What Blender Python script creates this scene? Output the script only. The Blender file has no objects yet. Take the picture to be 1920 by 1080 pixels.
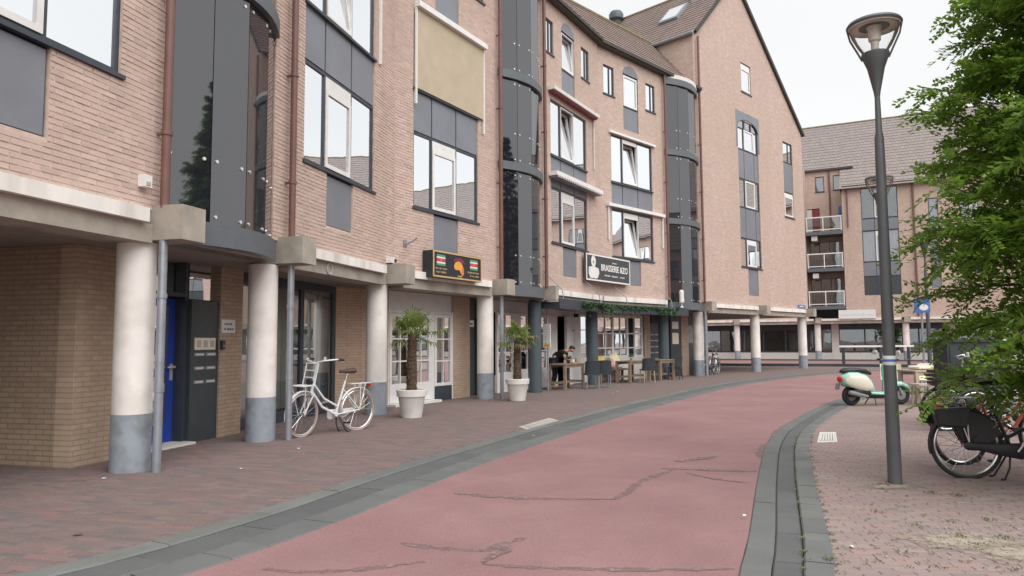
import bpy, bmesh, math, random
from mathutils import Vector, Matrix
R = math.radians
PI = math.pi
rnd = random.Random(7)
SC = bpy.context.scene
COL = SC.collection

# ------------------------------------------------------------------ camera
CAM_H, FPX = 1.45, 1330.0
cam = bpy.data.cameras.new('camera')
cam.sensor_width = 36.0
cam.lens = FPX / 1920 * 36.0
cam.clip_end = 3000
cam_o = bpy.data.objects.new('camera', cam)
COL.objects.link(cam_o)
pitch, roll = math.atan2(101, FPX), R(0.36)
fw = Vector((0, math.cos(pitch), math.sin(pitch)))
up0 = Vector((1, 0, 0)).cross(fw)
rt = Vector((1, 0, 0)) * math.cos(roll) - up0 * math.sin(roll)
up = Vector((1, 0, 0)) * math.sin(roll) + up0 * math.cos(roll)
m = Matrix((rt, up, -fw)).transposed().to_4x4()
m.translation = (0, 0, CAM_H)
cam_o.matrix_world = m
SC.camera = cam_o

# ------------------------------------------------------------------ sky, sun, exposure
SUN_AZ, SUN_EL = R(150), R(54)
world = bpy.data.worlds.new('World')
SC.world = world
world.use_nodes = True
nt = world.node_tree
nt.nodes.clear()
sky = nt.nodes.new('ShaderNodeTexSky')
sky.sky_type = 'NISHITA'
sky.sun_disc = False
sky.sun_elevation = SUN_EL
sky.sun_rotation = SUN_AZ
sky.air_density = 1.0
sky.dust_density = 4.0
bw = nt.nodes.new('ShaderNodeRGBToBW')
nt.links.new(sky.outputs[0], bw.inputs[0])
# an even overcast: the clear-sky luminance is flattened towards a pale grey cloud deck
mixv = nt.nodes.new('ShaderNodeMix'); mixv.data_type = 'FLOAT'
mixv.inputs[0].default_value = 0.82
mixv.inputs[3].default_value = 5.6
nt.links.new(bw.outputs[0], mixv.inputs[2])
tc = nt.nodes.new('ShaderNodeTexCoord')
nz = nt.nodes.new('ShaderNodeTexNoise'); nz.inputs['Scale'].default_value = 2.2; nz.inputs['Detail'].default_value = 4
nt.links.new(tc.outputs['Generated'], nz.inputs['Vector'])
mr = nt.nodes.new('ShaderNodeMapRange'); mr.inputs[1].default_value = 0.3; mr.inputs[2].default_value = 0.7
mr.inputs[3].default_value = 0.94; mr.inputs[4].default_value = 1.06
nt.links.new(nz.outputs[0], mr.inputs[0])
mul = nt.nodes.new('ShaderNodeMath'); mul.operation = 'MULTIPLY'
nt.links.new(mixv.outputs[0], mul.inputs[0]); nt.links.new(mr.outputs[0], mul.inputs[1])
tint = nt.nodes.new('ShaderNodeMix'); tint.data_type = 'RGBA'; tint.blend_type = 'MULTIPLY'
tint.inputs[0].default_value = 1.0
tint.inputs[7].default_value = (0.985, 0.99, 1.0, 1)
nt.links.new(mul.outputs[0], tint.inputs[6])
bg = nt.nodes.new('ShaderNodeBackground'); bg.inputs[1].default_value = 0.1
out = nt.nodes.new('ShaderNodeOutputWorld')
nt.links.new(tint.outputs[2], bg.inputs[0]); nt.links.new(bg.outputs[0], out.inputs[0])

sun = bpy.data.lights.new('sun', 'SUN')
sun.energy = 1.5
sun.angle = R(75)
sun.color = (1.0, 0.965, 0.92)
sun_o = bpy.data.objects.new('sun', sun)
COL.objects.link(sun_o)
sd = Vector((math.sin(SUN_AZ) * math.cos(SUN_EL), math.cos(SUN_AZ) * math.cos(SUN_EL), math.sin(SUN_EL)))
sun_o.rotation_euler = sd.to_track_quat('Z', 'Y').to_euler()
sun_o.location = sd * 60
SC.view_settings.view_transform = 'Standard'
SC.view_settings.look = 'None'
SC.view_settings.gamma = 1.0
SC.view_settings.use_curve_mapping = False
SC.view_settings.exposure = 0.95
SC.render.engine = 'CYCLES'
SC.cycles.max_bounces = 8
SC.cycles.transparent_max_bounces = 12
SC.cycles.caustics_reflective = False
SC.cycles.caustics_refractive = False

# ------------------------------------------------------------------ frames
class Frame:
    """vertical facade frame: u along the heading, d out towards the street, z up"""
    def __init__(self, ox, oy, heading):
        a = R(heading)
        self.o = Vector((ox, oy, 0)); self.h = heading
        self.t = Vector((math.sin(a), math.cos(a), 0))
        self.n = Vector((math.cos(a), -math.sin(a), 0))
    def P(self, u, d, z):
        return self.o + self.t * u + self.n * d + Vector((0, 0, z))
F0 = Frame(0, 0, 90)                         # local frame: u = x, d = -y
FA = Frame(-3.505, 10.84, 14.5)
FB = Frame(-.485, 18.26, 30.5)
FC = Frame(7.85, 29.24, 44.5)
FF = Frame(17.4, 55.0, 117)
K1 = Vector((-2.49, 14.85, 0)); K2 = Vector((3.05, 24.26, 0))

# ------------------------------------------------------------------ mesh builder
ORG = {}
class MB:
    def __init__(s):
        s.v = []; s.f = []; s.m = []; s.uv = []
    def vert(s, p):
        s.v.append(tuple(p)); return len(s.v) - 1
    def face(s, pts, mi=0, uv=None):
        s.f.append([s.vert(p) for p in pts]); s.m.append(mi); s.uv.append(uv)
    def hexa(s, c, mi=0):
        """c: 8 corners, bottom ring 0-3 then top ring 4-7"""
        b = len(s.v)
        s.v += [tuple(p) for p in c]
        for q in ((3, 2, 1, 0), (4, 5, 6, 7), (0, 1, 5, 4), (1, 2, 6, 5), (2, 3, 7, 6), (3, 0, 4, 7)):
            s.f.append([b + i for i in q]); s.m.append(mi); s.uv.append(None)
    def box(s, F, u0, u1, d0, d1, z0, z1, mi=0):
        P = F.P
        s.hexa([P(u0, d0, z0), P(u1, d0, z0), P(u1, d1, z0), P(u0, d1, z0),
                P(u0, d0, z1), P(u1, d0, z1), P(u1, d1, z1), P(u0, d1, z1)], mi)
        return s
    def seg(s, p0, p1, z0, z1, th, mi=0):
        """upright slab between two plan points, th thick to the left of p0->p1"""
        p0 = Vector((p0[0], p0[1], 0)); p1 = Vector((p1[0], p1[1], 0))
        t = (p1 - p0).normalized(); n = Vector((-t.y, t.x, 0)) * th
        Z0 = Vector((0, 0, z0)); Z1 = Vector((0, 0, z1))
        s.hexa([p0 + Z0, p1 + Z0, p1 + n + Z0, p0 + n + Z0, p0 + Z1, p1 + Z1, p1 + n + Z1, p0 + n + Z1], mi)
        return s
    def obox(s, mat, sx, sy, sz, mi=0):
        c = []
        for z in (-sz, sz):
            for x, y in ((-sx, -sy), (sx, -sy), (sx, sy), (-sx, sy)):
                c.append(mat @ Vector((x, y, z)))
        s.hexa(c, mi); return s
    def bar(s, a, b, w, h=None, mi=0, upv=(0, 0, 1)):
        a = Vector(a); b = Vector(b); h = h or w
        z = (b - a); L = z.length
        if L < 1e-6: return s
        z.normalize(); u = Vector(upv)
        if abs(z.dot(u)) > .97: u = Vector((1, 0, 0))
        x = u.cross(z).normalized(); y = z.cross(x)
        M = Matrix((x, y, z)).transposed().to_4x4(); M.translation = (a + b) / 2
        return s.obox(M, w / 2, h / 2, L / 2, mi)
    def tube(s, pts, r, n=8, cap=True, mi=0, closed=False):
        pts = [Vector(p) for p in pts]; k = len(pts)
        rr = r if isinstance(r, (list, tuple)) else [r] * k
        base = len(s.v); prev = None
        for i, p in enumerate(pts):
            if closed: t = pts[(i + 1) % k] - pts[i - 1]
            elif i == 0: t = pts[1] - p
            elif i == k - 1: t = p - pts[i - 1]
            else: t = (pts[i + 1] - p).normalized() + (p - pts[i - 1]).normalized()
            t.normalize()
            if prev is None:
                a = Vector((0, 0, 1)) if abs(t.z) < .9 else Vector((1, 0, 0))
                x = a.cross(t).normalized()
            else:
                x = prev - t * prev.dot(t)
                x = x.normalized() if x.length > 1e-6 else Vector((1, 0, 0)).cross(t).normalized()
            prev = x; y = t.cross(x)
            for j in range(n):
                a = 2 * PI * j / n
                s.v.append(tuple(p + (x * math.cos(a) + y * math.sin(a)) * rr[i]))
        for i in range(k if closed else k - 1):
            for j in range(n):
                a = base + i * n + j; b = base + i * n + (j + 1) % n
                i2 = (i + 1) % k
                c = base + i2 * n + (j + 1) % n; d = base + i2 * n + j
                s.f.append([a, b, c, d]); s.m.append(mi); s.uv.append(None)
        if cap and not closed:
            s.f.append([base + j for j in range(n)][::-1]); s.m.append(mi); s.uv.append(None)
            s.f.append([base + (k - 1) * n + j for j in range(n)]); s.m.append(mi); s.uv.append(None)
        return s
    def lathe(s, prof, n=20, o=(0, 0, 0), mi=0, jit=0):
        o = Vector(o); base = len(s.v); k = len(prof)
        for (r, z) in prof:
            for j in range(n):
                a = 2 * PI * j / n
                q = r * (1 + rnd.uniform(-jit, jit))
                s.v.append(tuple(o + Vector((q * math.cos(a), q * math.sin(a), z))))
        for i in range(k - 1):
            for j in range(n):
                s.f.append([base + i * n + j, base + i * n + (j + 1) % n, base + (i + 1) * n + (j + 1) % n, base + (i + 1) * n + j])
                s.m.append(mi); s.uv.append(None)
        for i, rev in ((0, True), (k - 1, False)):
            if prof[i][0] > 1e-4:
                q = [base + i * n + j for j in range(n)]
                s.f.append(q[::-1] if rev else q); s.m.append(mi); s.uv.append(None)
        return s
    def loft(s, secs, n=14, mi=0, pw=2.4):
        """secs: (x, ycentre, zcentre, yhalf, zhalf) rings across local x"""
        base = len(s.v)
        for (x, yc, zc, a, b) in secs:
            for j in range(n):
                t = 2 * PI * j / n; c, q = math.cos(t), math.sin(t)
                s.v.append((x, yc + a * math.copysign(abs(c) ** (2 / pw), c), zc + b * math.copysign(abs(q) ** (2 / pw), q)))
        for i in range(len(secs) - 1):
            for j in range(n):
                s.f.append([base + i * n + j, base + i * n + (j + 1) % n, base + (i + 1) * n + (j + 1) % n, base + (i + 1) * n + j])
                s.m.append(mi); s.uv.append(None)
        s.f.append([base + j for j in range(n)][::-1]); s.m.append(mi); s.uv.append(None)
        s.f.append([base + (len(secs) - 1) * n + j for j in range(n)]); s.m.append(mi); s.uv.append(None)
        return s
    def prism(s, F, poly, d0, d1, mi=0):
        """poly: (u, z) outline extruded from d0 to d1"""
        k = len(poly)
        s.face([F.P(u, d1, z) for u, z in poly], mi)
        s.face([F.P(u, d0, z) for u, z in reversed(poly)], mi)
        for i in range(k):
            a, b = poly[i], poly[(i + 1) % k]
            s.face([F.P(a[0], d0, a[1]), F.P(b[0], d0, b[1]), F.P(b[0], d1, b[1]), F.P(a[0], d1, a[1])], mi)
        return s
    def poly(s, pts, z, mi=0):
        s.face([Vector((p[0], p[1], z)) for p in pts], mi); return s
    def xf(s, M, start=0):
        for i in range(start, len(s.v)):
            s.v[i] = tuple(M @ Vector(s.v[i]))
        return s
    def build(s, name, mats, parent=None, smooth=False, local=False, kind=None, label=None, ang=35):
        me = bpy.data.meshes.new(name)
        off = ORG.get(parent.name, Vector((0, 0, 0))) if parent is not None else Vector((0, 0, 0))
        vs = [(x - off.x, y - off.y, z - off.z) for x, y, z in s.v]
        me.from_pydata(vs, [], s.f)
        if not isinstance(mats, (list, tuple)): mats = [mats]
        for q in mats: me.materials.append(q)
        if len(mats) > 1: me.polygons.foreach_set('material_index', s.m)
        if any(u is not None for u in s.uv):
            ul = me.uv_layers.new(name='UVMap'); li = 0
            for fi, f in enumerate(s.f):
                for k in range(len(f)):
                    if s.uv[fi]: ul.data[li].uv = s.uv[fi][k]
                    li += 1
        if smooth:
            me.polygons.foreach_set('use_smooth', [True] * len(me.polygons))
            try: me.set_sharp_from_angle(angle=R(ang))
            except Exception: pass
        me.update()
        o = bpy.data.objects.new(name, me); COL.objects.link(o)
        if parent is not None:
            o.parent = parent; ORG[o.name] = off
        if kind: o['kind'] = kind
        if label: o['label'] = label
        return o

def thing(name, label, cat, loc=(0, 0, 0), rz=0, group=None, local=True):
    """Empty at the base of a thing; local=False: parts are given in world coordinates"""
    o = bpy.data.objects.new(name, None); COL.objects.link(o)
    o.empty_display_size = .2
    o.location = loc; o.rotation_euler = (0, 0, rz)
    o['label'] = label; o['category'] = cat
    if group: o['group'] = group
    ORG[o.name] = Vector((0, 0, 0)) if local else Vector(loc)
    return o
def tag(o, label, cat, group=None):
    o['label'] = label; o['category'] = cat
    if group: o['group'] = group
    return o
def copy_tree(o, parent=None):
    c = o.copy(); COL.objects.link(c)
    if parent is not None: c.parent = parent
    for ch in list(o.children): copy_tree(ch, c)
    return c

# ------------------------------------------------------------------ materials
def nodes(name):
    mt = bpy.data.materials.new(name); mt.use_nodes = True
    t = mt.node_tree; b = t.nodes['Principled BSDF']
    return mt, t, b
def lk(t, a, b): t.links.new(a, b)
def setspec(b, v):
    if 'Specular IOR Level' in b.inputs: b.inputs['Specular IOR Level'].default_value = v
def mat(name, col, rough=.6, metal=0, var=.12, scale=6, bump=.0, bscale=40, spec=.5, dirt=None, streak=False):
    """plain surface with mottled colour, optional dirt and fine relief"""
    mt, t, b = nodes(name); N = t.nodes
    g = N.new('ShaderNodeTexCoord')
    n1 = N.new('ShaderNodeTexNoise'); n1.inputs['Scale'].default_value = scale; n1.inputs['Detail'].default_value = 5; n1.inputs['Roughness'].default_value = .6
    vec = g.outputs['Object']
    if streak:
        mp = N.new('ShaderNodeMapping'); mp.inputs['Scale'].default_value = (1, 1, .12); lk(t, vec, mp.inputs[0]); lk(t, mp.outputs[0], n1.inputs['Vector'])
    else: lk(t, vec, n1.inputs['Vector'])
    rp = N.new('ShaderNodeValToRGB')
    c0 = [c * (1 - var) for c in col]; c1 = [min(1, c * (1 + var)) for c in col]
    rp.color_ramp.elements[0].position = .3; rp.color_ramp.elements[1].position = .7
    rp.color_ramp.elements[0].color = (*c0, 1); rp.color_ramp.elements[1].color = (*c1, 1)
    lk(t, n1.outputs[0], rp.inputs[0]); last = rp.outputs[0]
    if dirt:
        n2 = N.new('ShaderNodeTexNoise'); n2.inputs['Scale'].default_value = dirt[1]; n2.inputs['Detail'].default_value = 6
        if streak: lk(t, mp.outputs[0], n2.inputs['Vector'])
        else: lk(t, vec, n2.inputs['Vector'])
        mr = N.new('ShaderNodeMapRange'); mr.inputs[1].default_value = .48; mr.inputs[2].default_value = .72; mr.inputs[4].default_value = dirt[2]
        lk(t, n2.outputs[0], mr.inputs[0])
        mx = N.new('ShaderNodeMix'); mx.data_type = 'RGBA'; lk(t, mr.outputs[0], mx.inputs[0]); lk(t, last, mx.inputs[6]); mx.inputs[7].default_value = (*dirt[0], 1)
        last = mx.outputs[2]
    lk(t, last, b.inputs['Base Color'])
    b.inputs['Roughness'].default_value = rough; b.inputs['Metallic'].default_value = metal; setspec(b, spec)
    if bump:
        n3 = N.new('ShaderNodeTexNoise'); n3.inputs['Scale'].default_value = bscale; n3.inputs['Detail'].default_value = 4
        lk(t, vec, n3.inputs['Vector'])
        bp = N.new('ShaderNodeBump'); bp.inputs['Strength'].default_value = bump; bp.inputs['Distance'].default_value = .01
        lk(t, n3.outputs[0], bp.inputs['Height']); lk(t, bp.outputs[0], b.inputs['Normal'])
    return mt
def wx(t, N, ge, n2, streak):
    if not streak: lk(t, ge.outputs['Position'], n2.inputs['Vector']); return
    mp = N.new('ShaderNodeMapping'); mp.inputs['Scale'].default_value = (1.3, 1.3, .33); lk(t, ge.outputs['Position'], mp.inputs[0]); lk(t, mp.outputs[0], n2.inputs['Vector'])
def ramp_mat(name, cols, rough=.85, big=1.2, bigamt=.35, bigcol=(.1, .09, .08), bump=.25, bscale=60, spec=.3, streak=False):
    """for loose pieces: each island / object takes its own tone; broad weathering on top"""
    mt, t, b = nodes(name); N = t.nodes
    ge = N.new('ShaderNodeNewGeometry'); oi = N.new('ShaderNodeObjectInfo')
    ad = N.new('ShaderNodeMath'); ad.operation = 'ADD'; lk(t, ge.outputs['Random Per Island'], ad.inputs[0]); lk(t, oi.outputs['Random'], ad.inputs[1])
    fr = N.new('ShaderNodeMath'); fr.operation = 'FRACT'; lk(t, ad.outputs[0], fr.inputs[0])
    rp = N.new('ShaderNodeValToRGB'); e = rp.color_ramp.elements
    while len(e) < len(cols): e.new(.5)
    for i, c in enumerate(cols):
        e[i].position = i / (len(cols) - 1); e[i].color = (*c, 1)
    lk(t, fr.outputs[0], rp.inputs[0])
    n2 = N.new('ShaderNodeTexNoise'); n2.inputs['Scale'].default_value = big; n2.inputs['Detail'].default_value = 6; n2.inputs['Roughness'].default_value = .65
    wx(t, N, ge, n2, streak)
    mr = N.new('ShaderNodeMapRange'); mr.inputs[1].default_value = .42; mr.inputs[2].default_value = .75; mr.inputs[4].default_value = bigamt
    lk(t, n2.outputs[0], mr.inputs[0])
    mx = N.new('ShaderNodeMix'); mx.data_type = 'RGBA'; lk(t, mr.outputs[0], mx.inputs[0]); lk(t, rp.outputs[0], mx.inputs[6]); mx.inputs[7].default_value = (*bigcol, 1)
    n4 = N.new('ShaderNodeTexNoise'); n4.inputs['Scale'].default_value = 90; n4.inputs['Detail'].default_value = 3
    lk(t, ge.outputs['Position'], n4.inputs['Vector'])
    m4 = N.new('ShaderNodeMapRange'); m4.inputs[3].default_value = .72; m4.inputs[4].default_value = 1.28; lk(t, n4.outputs[0], m4.inputs[0])
    mm = N.new('ShaderNodeMix'); mm.data_type = 'RGBA'; mm.blend_type = 'MULTIPLY'; mm.inputs[0].default_value = 1
    lk(t, mx.outputs[2], mm.inputs[6]); lk(t, m4.outputs[0], mm.inputs[7])
    lk(t, mm.outputs[2], b.inputs['Base Color']); b.inputs['Roughness'].default_value = rough; setspec(b, spec)
    n3 = N.new('ShaderNodeTexNoise'); n3.inputs['Scale'].default_value = bscale; n3.inputs['Detail'].default_value = 4
    lk(t, ge.outputs['Position'], n3.inputs['Vector'])
    bp = N.new('ShaderNodeBump'); bp.inputs['Strength'].default_value = bump; bp.inputs['Distance'].default_value = .004
    lk(t, n3.outputs[0], bp.inputs['Height']); lk(t, bp.outputs[0], b.inputs['Normal'])
    return mt
def brick_tex(name, heading, c1, c2, mortar, bw=.22, bh=.0625, ms=.01, flat=False, off=.5, weather=(.16, .1, .08), wamt=.3, bigs=.5, uvmode=False, streak=False):
    """coursed brickwork (or paving / tiles) too far off to pick apart"""
    mt, t, b = nodes(name); N = t.nodes
    ge = N.new('ShaderNodeNewGeometry')
    a = R(heading)
    if uvmode:
        g = N.new('ShaderNodeTexCoord'); vec = g.outputs['UV']
    else:
        d1 = N.new('ShaderNodeVectorMath'); d1.operation = 'DOT_PRODUCT'; d1.inputs[1].default_value = (math.sin(a), math.cos(a), 0)
        d2 = N.new('ShaderNodeVectorMath'); d2.operation = 'DOT_PRODUCT'
        d2.inputs[1].default_value = (math.cos(a), -math.sin(a), 0) if flat else (0, 0, 1)
        lk(t, ge.outputs['Position'], d1.inputs[0]); lk(t, ge.outputs['Position'], d2.inputs[0])
        cb = N.new('ShaderNodeCombineXYZ'); lk(t, d1.outputs['Value'], cb.inputs[0]); lk(t, d2.outputs['Value'], cb.inputs[1])
        vec = cb.outputs[0]
    br = N.new('ShaderNodeTexBrick'); br.offset = off
    br.inputs['Scale'].default_value = 1; br.inputs['Brick Width'].default_value = bw; br.inputs['Row Height'].default_value = bh
    br.inputs['Mortar Size'].default_value = ms; br.inputs['Mortar Smooth'].default_value = .3; br.inputs['Bias'].default_value = 0
    br.inputs['Color1'].default_value = (*c1, 1); br.inputs['Color2'].default_value = (*c2, 1); br.inputs['Mortar'].default_value = (*mortar, 1)
    lk(t, vec, br.inputs['Vector'])
    n2 = N.new('ShaderNodeTexNoise'); n2.inputs['Scale'].default_value = bigs; n2.inputs['Detail'].default_value = 7; n2.inputs['Roughness'].default_value = .65
    wx(t, N, ge, n2, streak)
    mr = N.new('ShaderNodeMapRange'); mr.inputs[1].default_value = .4; mr.inputs[2].default_value = .75; mr.inputs[4].default_value = wamt
    lk(t, n2.outputs[0], mr.inputs[0])
    mx = N.new('ShaderNodeMix'); mx.data_type = 'RGBA'; lk(t, mr.outputs[0], mx.inputs[0]); lk(t, br.outputs['Color'], mx.inputs[6]); mx.inputs[7].default_value = (*weather, 1)
    n4 = N.new('ShaderNodeTexNoise'); n4.inputs['Scale'].default_value = 7; n4.inputs['Detail'].default_value = 5
    lk(t, ge.outputs['Position'], n4.inputs['Vector'])
    m4 = N.new('ShaderNodeMapRange'); m4.inputs[1].default_value = .3; m4.inputs[2].default_value = .7; m4.inputs[3].default_value = .93; m4.inputs[4].default_value = 1.06; lk(t, n4.outputs[0], m4.inputs[0])
    mm = N.new('ShaderNodeMix'); mm.data_type = 'RGBA'; mm.blend_type = 'MULTIPLY'; mm.inputs[0].default_value = 1
    lk(t, mx.outputs[2], mm.inputs[6]); lk(t, m4.outputs[0], mm.inputs[7])
    lk(t, mm.outputs[2], b.inputs['Base Color']); b.inputs['Roughness'].default_value = .88; setspec(b, .3)
    bp = N.new('ShaderNodeBump'); bp.inputs['Strength'].default_value = .5; bp.inputs['Distance'].default_value = .008; bp.invert = True
    lk(t, br.outputs['Fac'], bp.inputs['Height']); lk(t, bp.outputs[0], b.inputs['Normal'])
    return mt
def window_glass(name, fac=.5, tint=(.55, .58, .6), ior=1.45):
    mt = bpy.data.materials.new(name); mt.use_nodes = True; t = mt.node_tree; N = t.nodes
    N.remove(N['Principled BSDF']); o = N['Material Output']
    tr = N.new('ShaderNodeBsdfTransparent'); tr.inputs[0].default_value = (*tint, 1)
    gl = N.new('ShaderNodeBsdfGlossy'); gl.inputs['Roughness'].default_value = .01; gl.inputs[0].default_value = (.93, .95, .97, 1)
    ge = N.new('ShaderNodeNewGeometry')
    wv = N.new('ShaderNodeTexNoise'); wv.inputs['Scale'].default_value = .9; lk(t, ge.outputs['Position'], wv.inputs['Vector'])
    bp = N.new('ShaderNodeBump'); bp.inputs['Strength'].default_value = .05; bp.inputs['Distance'].default_value = .05
    lk(t, wv.outputs[0], bp.inputs['Height']); lk(t, bp.outputs[0], gl.inputs['Normal'])
    fr = N.new('ShaderNodeFresnel'); fr.inputs[0].default_value = ior
    mr = N.new('ShaderNodeMapRange'); mr.inputs[3].default_value = fac; mr.inputs[4].default_value = 1; lk(t, fr.outputs[0], mr.inputs[0])
    mx = N.new('ShaderNodeMixShader'); lk(t, mr.outputs[0], mx.inputs[0]); lk(t, tr.outputs[0], mx.inputs[1]); lk(t, gl.outputs[0], mx.inputs[2])
    lk(t, mx.outputs[0], o.inputs[0]); return mt
def leaf_mat(name, cols, trans=.35):
    mt = bpy.data.materials.new(name); mt.use_nodes = True; t = mt.node_tree; N = t.nodes
    N.remove(N['Principled BSDF']); o = N['Material Output']
    ge = N.new('ShaderNodeNewGeometry'); rp = N.new('ShaderNodeValToRGB'); e = rp.color_ramp.elements
    while len(e) < len(cols): e.new(.5)
    for i, c in enumerate(cols): e[i].position = i / (len(cols) - 1); e[i].color = (*c, 1)
    lk(t, ge.outputs['Random Per Island'], rp.inputs[0])
    df = N.new('ShaderNodeBsdfDiffuse'); tl = N.new('ShaderNodeBsdfTranslucent'); gs = N.new('ShaderNodeBsdfGlossy'); gs.inputs['Roughness'].default_value = .45
    lk(t, rp.outputs[0], df.inputs[0]); lk(t, rp.outputs[0], tl.inputs[0])
    m1 = N.new('ShaderNodeMixShader'); m1.inputs[0].default_value = trans; lk(t, df.outputs[0], m1.inputs[1]); lk(t, tl.outputs[0], m1.inputs[2])
    m2 = N.new('ShaderNodeMixShader'); m2.inputs[0].default_value = .04; lk(t, m1.outputs[0], m2.inputs[1]); lk(t, gs.outputs[0], m2.inputs[2])
    lk(t, m2.outputs[0], o.inputs[0]); return mt

M = {}
M['brick'] = ramp_mat('facade_brick', [(.545, .41, .355), (.63, .475, .415), (.59, .44, .385), (.66, .52, .45), (.51, .39, .345), (.635, .50, .42)], big=1.1, bigamt=.75, bigcol=(.47, .375, .32), streak=True, bump=.3)
M['mortar'] = mat('mortar', (.60, .475, .41), .95, var=.2, scale=9)
BR = dict(c1=(.655, .50, .435), c2=(.53, .40, .345), mortar=(.46, .365, .315), weather=(.47, .37, .30), wamt=.8, streak=True)
M['brickA'] = brick_tex('brick_wall_a', 14.5, **BR)
M['brickB'] = brick_tex('brick_wall_b', 30.5, **BR)
M['brickC'] = brick_tex('brick_wall_c', 44.5, **BR)
M['brickCs'] = brick_tex('brick_wall_cs', 134.5, **BR)
M['brickF'] = brick_tex('brick_wall_f', 117, **BR)
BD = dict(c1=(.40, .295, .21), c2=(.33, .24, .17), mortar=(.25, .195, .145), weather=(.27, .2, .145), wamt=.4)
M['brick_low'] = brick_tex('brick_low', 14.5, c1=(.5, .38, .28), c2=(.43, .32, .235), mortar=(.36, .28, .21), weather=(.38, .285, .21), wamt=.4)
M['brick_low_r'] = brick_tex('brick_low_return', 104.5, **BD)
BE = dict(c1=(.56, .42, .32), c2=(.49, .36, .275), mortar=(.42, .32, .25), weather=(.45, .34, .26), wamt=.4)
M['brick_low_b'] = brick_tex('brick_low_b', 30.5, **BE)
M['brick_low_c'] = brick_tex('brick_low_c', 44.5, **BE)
M['concrete'] = mat('concrete', (.40, .36, .31), .9, var=.15, scale=3, bump=.25, bscale=50, dirt=((.2, .18, .15), 2.2, .6))
M['ledge'] = mat('painted_ledge', (.83, .80, .76), .75, var=.07, scale=4, bump=.1, dirt=((.42, .38, .33), 3.2, .55), streak=True)
M['column'] = mat('column_paint', (.87, .825, .785), .6, var=.05, scale=3, bump=.12, bscale=60, dirt=((.56, .51, .46), 2.6, .5))
M['column_grey'] = mat('column_grey', (.30, .335, .385), .6, var=.1, scale=4, dirt=((.19, .19, .19), 6, .7))
M['column_dark'] = mat('column_dark', (.075, .1, .115), .5, var=.12)
M['frame'] = mat('frame_dark', (.045, .055, .07), .4, var=.15)
M['panel'] = mat('panel_grey', (.205, .22, .25), .35, var=.05, scale=1.2, dirt=((.16, .17, .19), 1.5, .5))
M['panel_dark'] = mat('panel_dark', (.05, .062, .07), .4, var=.12)
M['ring'] = mat('ring_grey', (.115, .13, .145), .45, var=.07)
M['white'] = mat('white_paint', (.78, .775, .76), .5, var=.04, dirt=((.6, .58, .55), 5, .3))
M['whiteold'] = mat('white_weathered', (.72, .69, .655), .65, var=.08, dirt=((.4, .36, .32), 6, .5))
M['curtain'] = mat('curtain', (.82, .83, .86), .9, var=.05, scale=2)
M['screen'] = mat('sun_screen', (.50, .425, .31), .9, var=.06, scale=3, bump=.2, bscale=120)
M['inner'] = mat('interior', (.12, .12, .12), .9, var=.3, scale=1.2)
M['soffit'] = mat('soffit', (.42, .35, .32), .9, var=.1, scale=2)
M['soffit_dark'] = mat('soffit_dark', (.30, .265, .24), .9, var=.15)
M['glass'] = window_glass('window_glass', .5)
M['glass_clear'] = window_glass('clear_glass', .14, (.8, .84, .84))
M['glass_shop'] = window_glass('shop_glass', .14, (.93, .95, .94))
M['glass_front'] = window_glass('front_glass', .34, (.85, .88, .86))
M['glass_curt'] = window_glass('curtained_glass', .13, (.95, .96, .97))
M['lamp_glass'] = window_glass('lamp_glass', .03, (.97, .97, .97), 1.12)
mt, t, b = nodes('tinted_glass'); b.inputs['Base Color'].default_value = (.016, .017, .023, 1); b.inputs['Roughness'].default_value = .025; b.inputs['IOR'].default_value = 2.15; setspec(b, .5); M['tint'] = mt
M['steel'] = mat('galvanised', (.36, .39, .43), .42, .55, var=.12, scale=5, dirt=((.24, .25, .26), 7, .4))
M['bolt'] = mat('bright_bolt', (.8, .8, .82), .3, .6, var=.03)
M['pipe'] = mat('brown_pipe', (.17, .085, .07), .5, var=.15, scale=3)
M['blue'] = mat('blue_paint', (.028, .065, .37), .35, var=.08)
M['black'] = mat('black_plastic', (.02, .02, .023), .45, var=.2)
M['rubber'] = mat('rubber', (.025, .025, .026), .8, var=.2)
M['tyre_worn'] = mat('worn_tyre', (.40, .31, .29), .8, var=.15)
M['bikewhite'] = mat('bike_white', (.72, .73, .74), .3, var=.03)
M['chrome'] = mat('chrome', (.7, .71, .72), .2, .9, var=.05)
M['leather'] = mat('brown_leather', (.09, .045, .04), .55, var=.15)
M['grey'] = mat('mid_grey', (.25, .26, .27), .6, var=.1)
M['mint'] = mat('mint_paint', (.36, .68, .58), .22, var=.02)
M['cream'] = mat('cream_paint', (.80, .78, .64), .25, var=.02)
M['red'] = mat('red_lens', (.62, .05, .03), .25, var=.05)
M['redpaint'] = mat('red_paint', (.5, .05, .05), .4, var=.05)
M['orange'] = mat('orange_paint', (.55, .11, .05), .35, var=.05)
M['wood'] = mat('table_wood', (.26, .195, .14), .7, var=.2, scale=5, bump=.15)
M['lightwood'] = mat('pale_wood', (.5, .42, .33), .7, var=.12, scale=5)
M['darkchair'] = mat('dark_chair', (.035, .045, .055), .5, var=.15)
M['pot'] = mat('pot_white', (.78, .765, .73), .6, var=.05, scale=4, bump=.08, dirt=((.5, .45, .38), 4, .45))
M['soil'] = mat('soil', (.05, .04, .03), .95, var=.4, scale=30, bump=.5)
M['palmtrunk'] = mat('palm_trunk', (.12, .08, .055), .95, var=.4, scale=25, bump=.9, bscale=60)
M['bark'] = mat('bark', (.1, .075, .055), .95, var=.3, scale=12, bump=.8, bscale=30)
M['yellow'] = mat('yellow_fabric', (.75, .52, .13), .9, var=.08, bump=.15)
M['pink'] = mat('pink_fabric', (.68, .40, .42), .9, var=.1, bump=.15)
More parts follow.
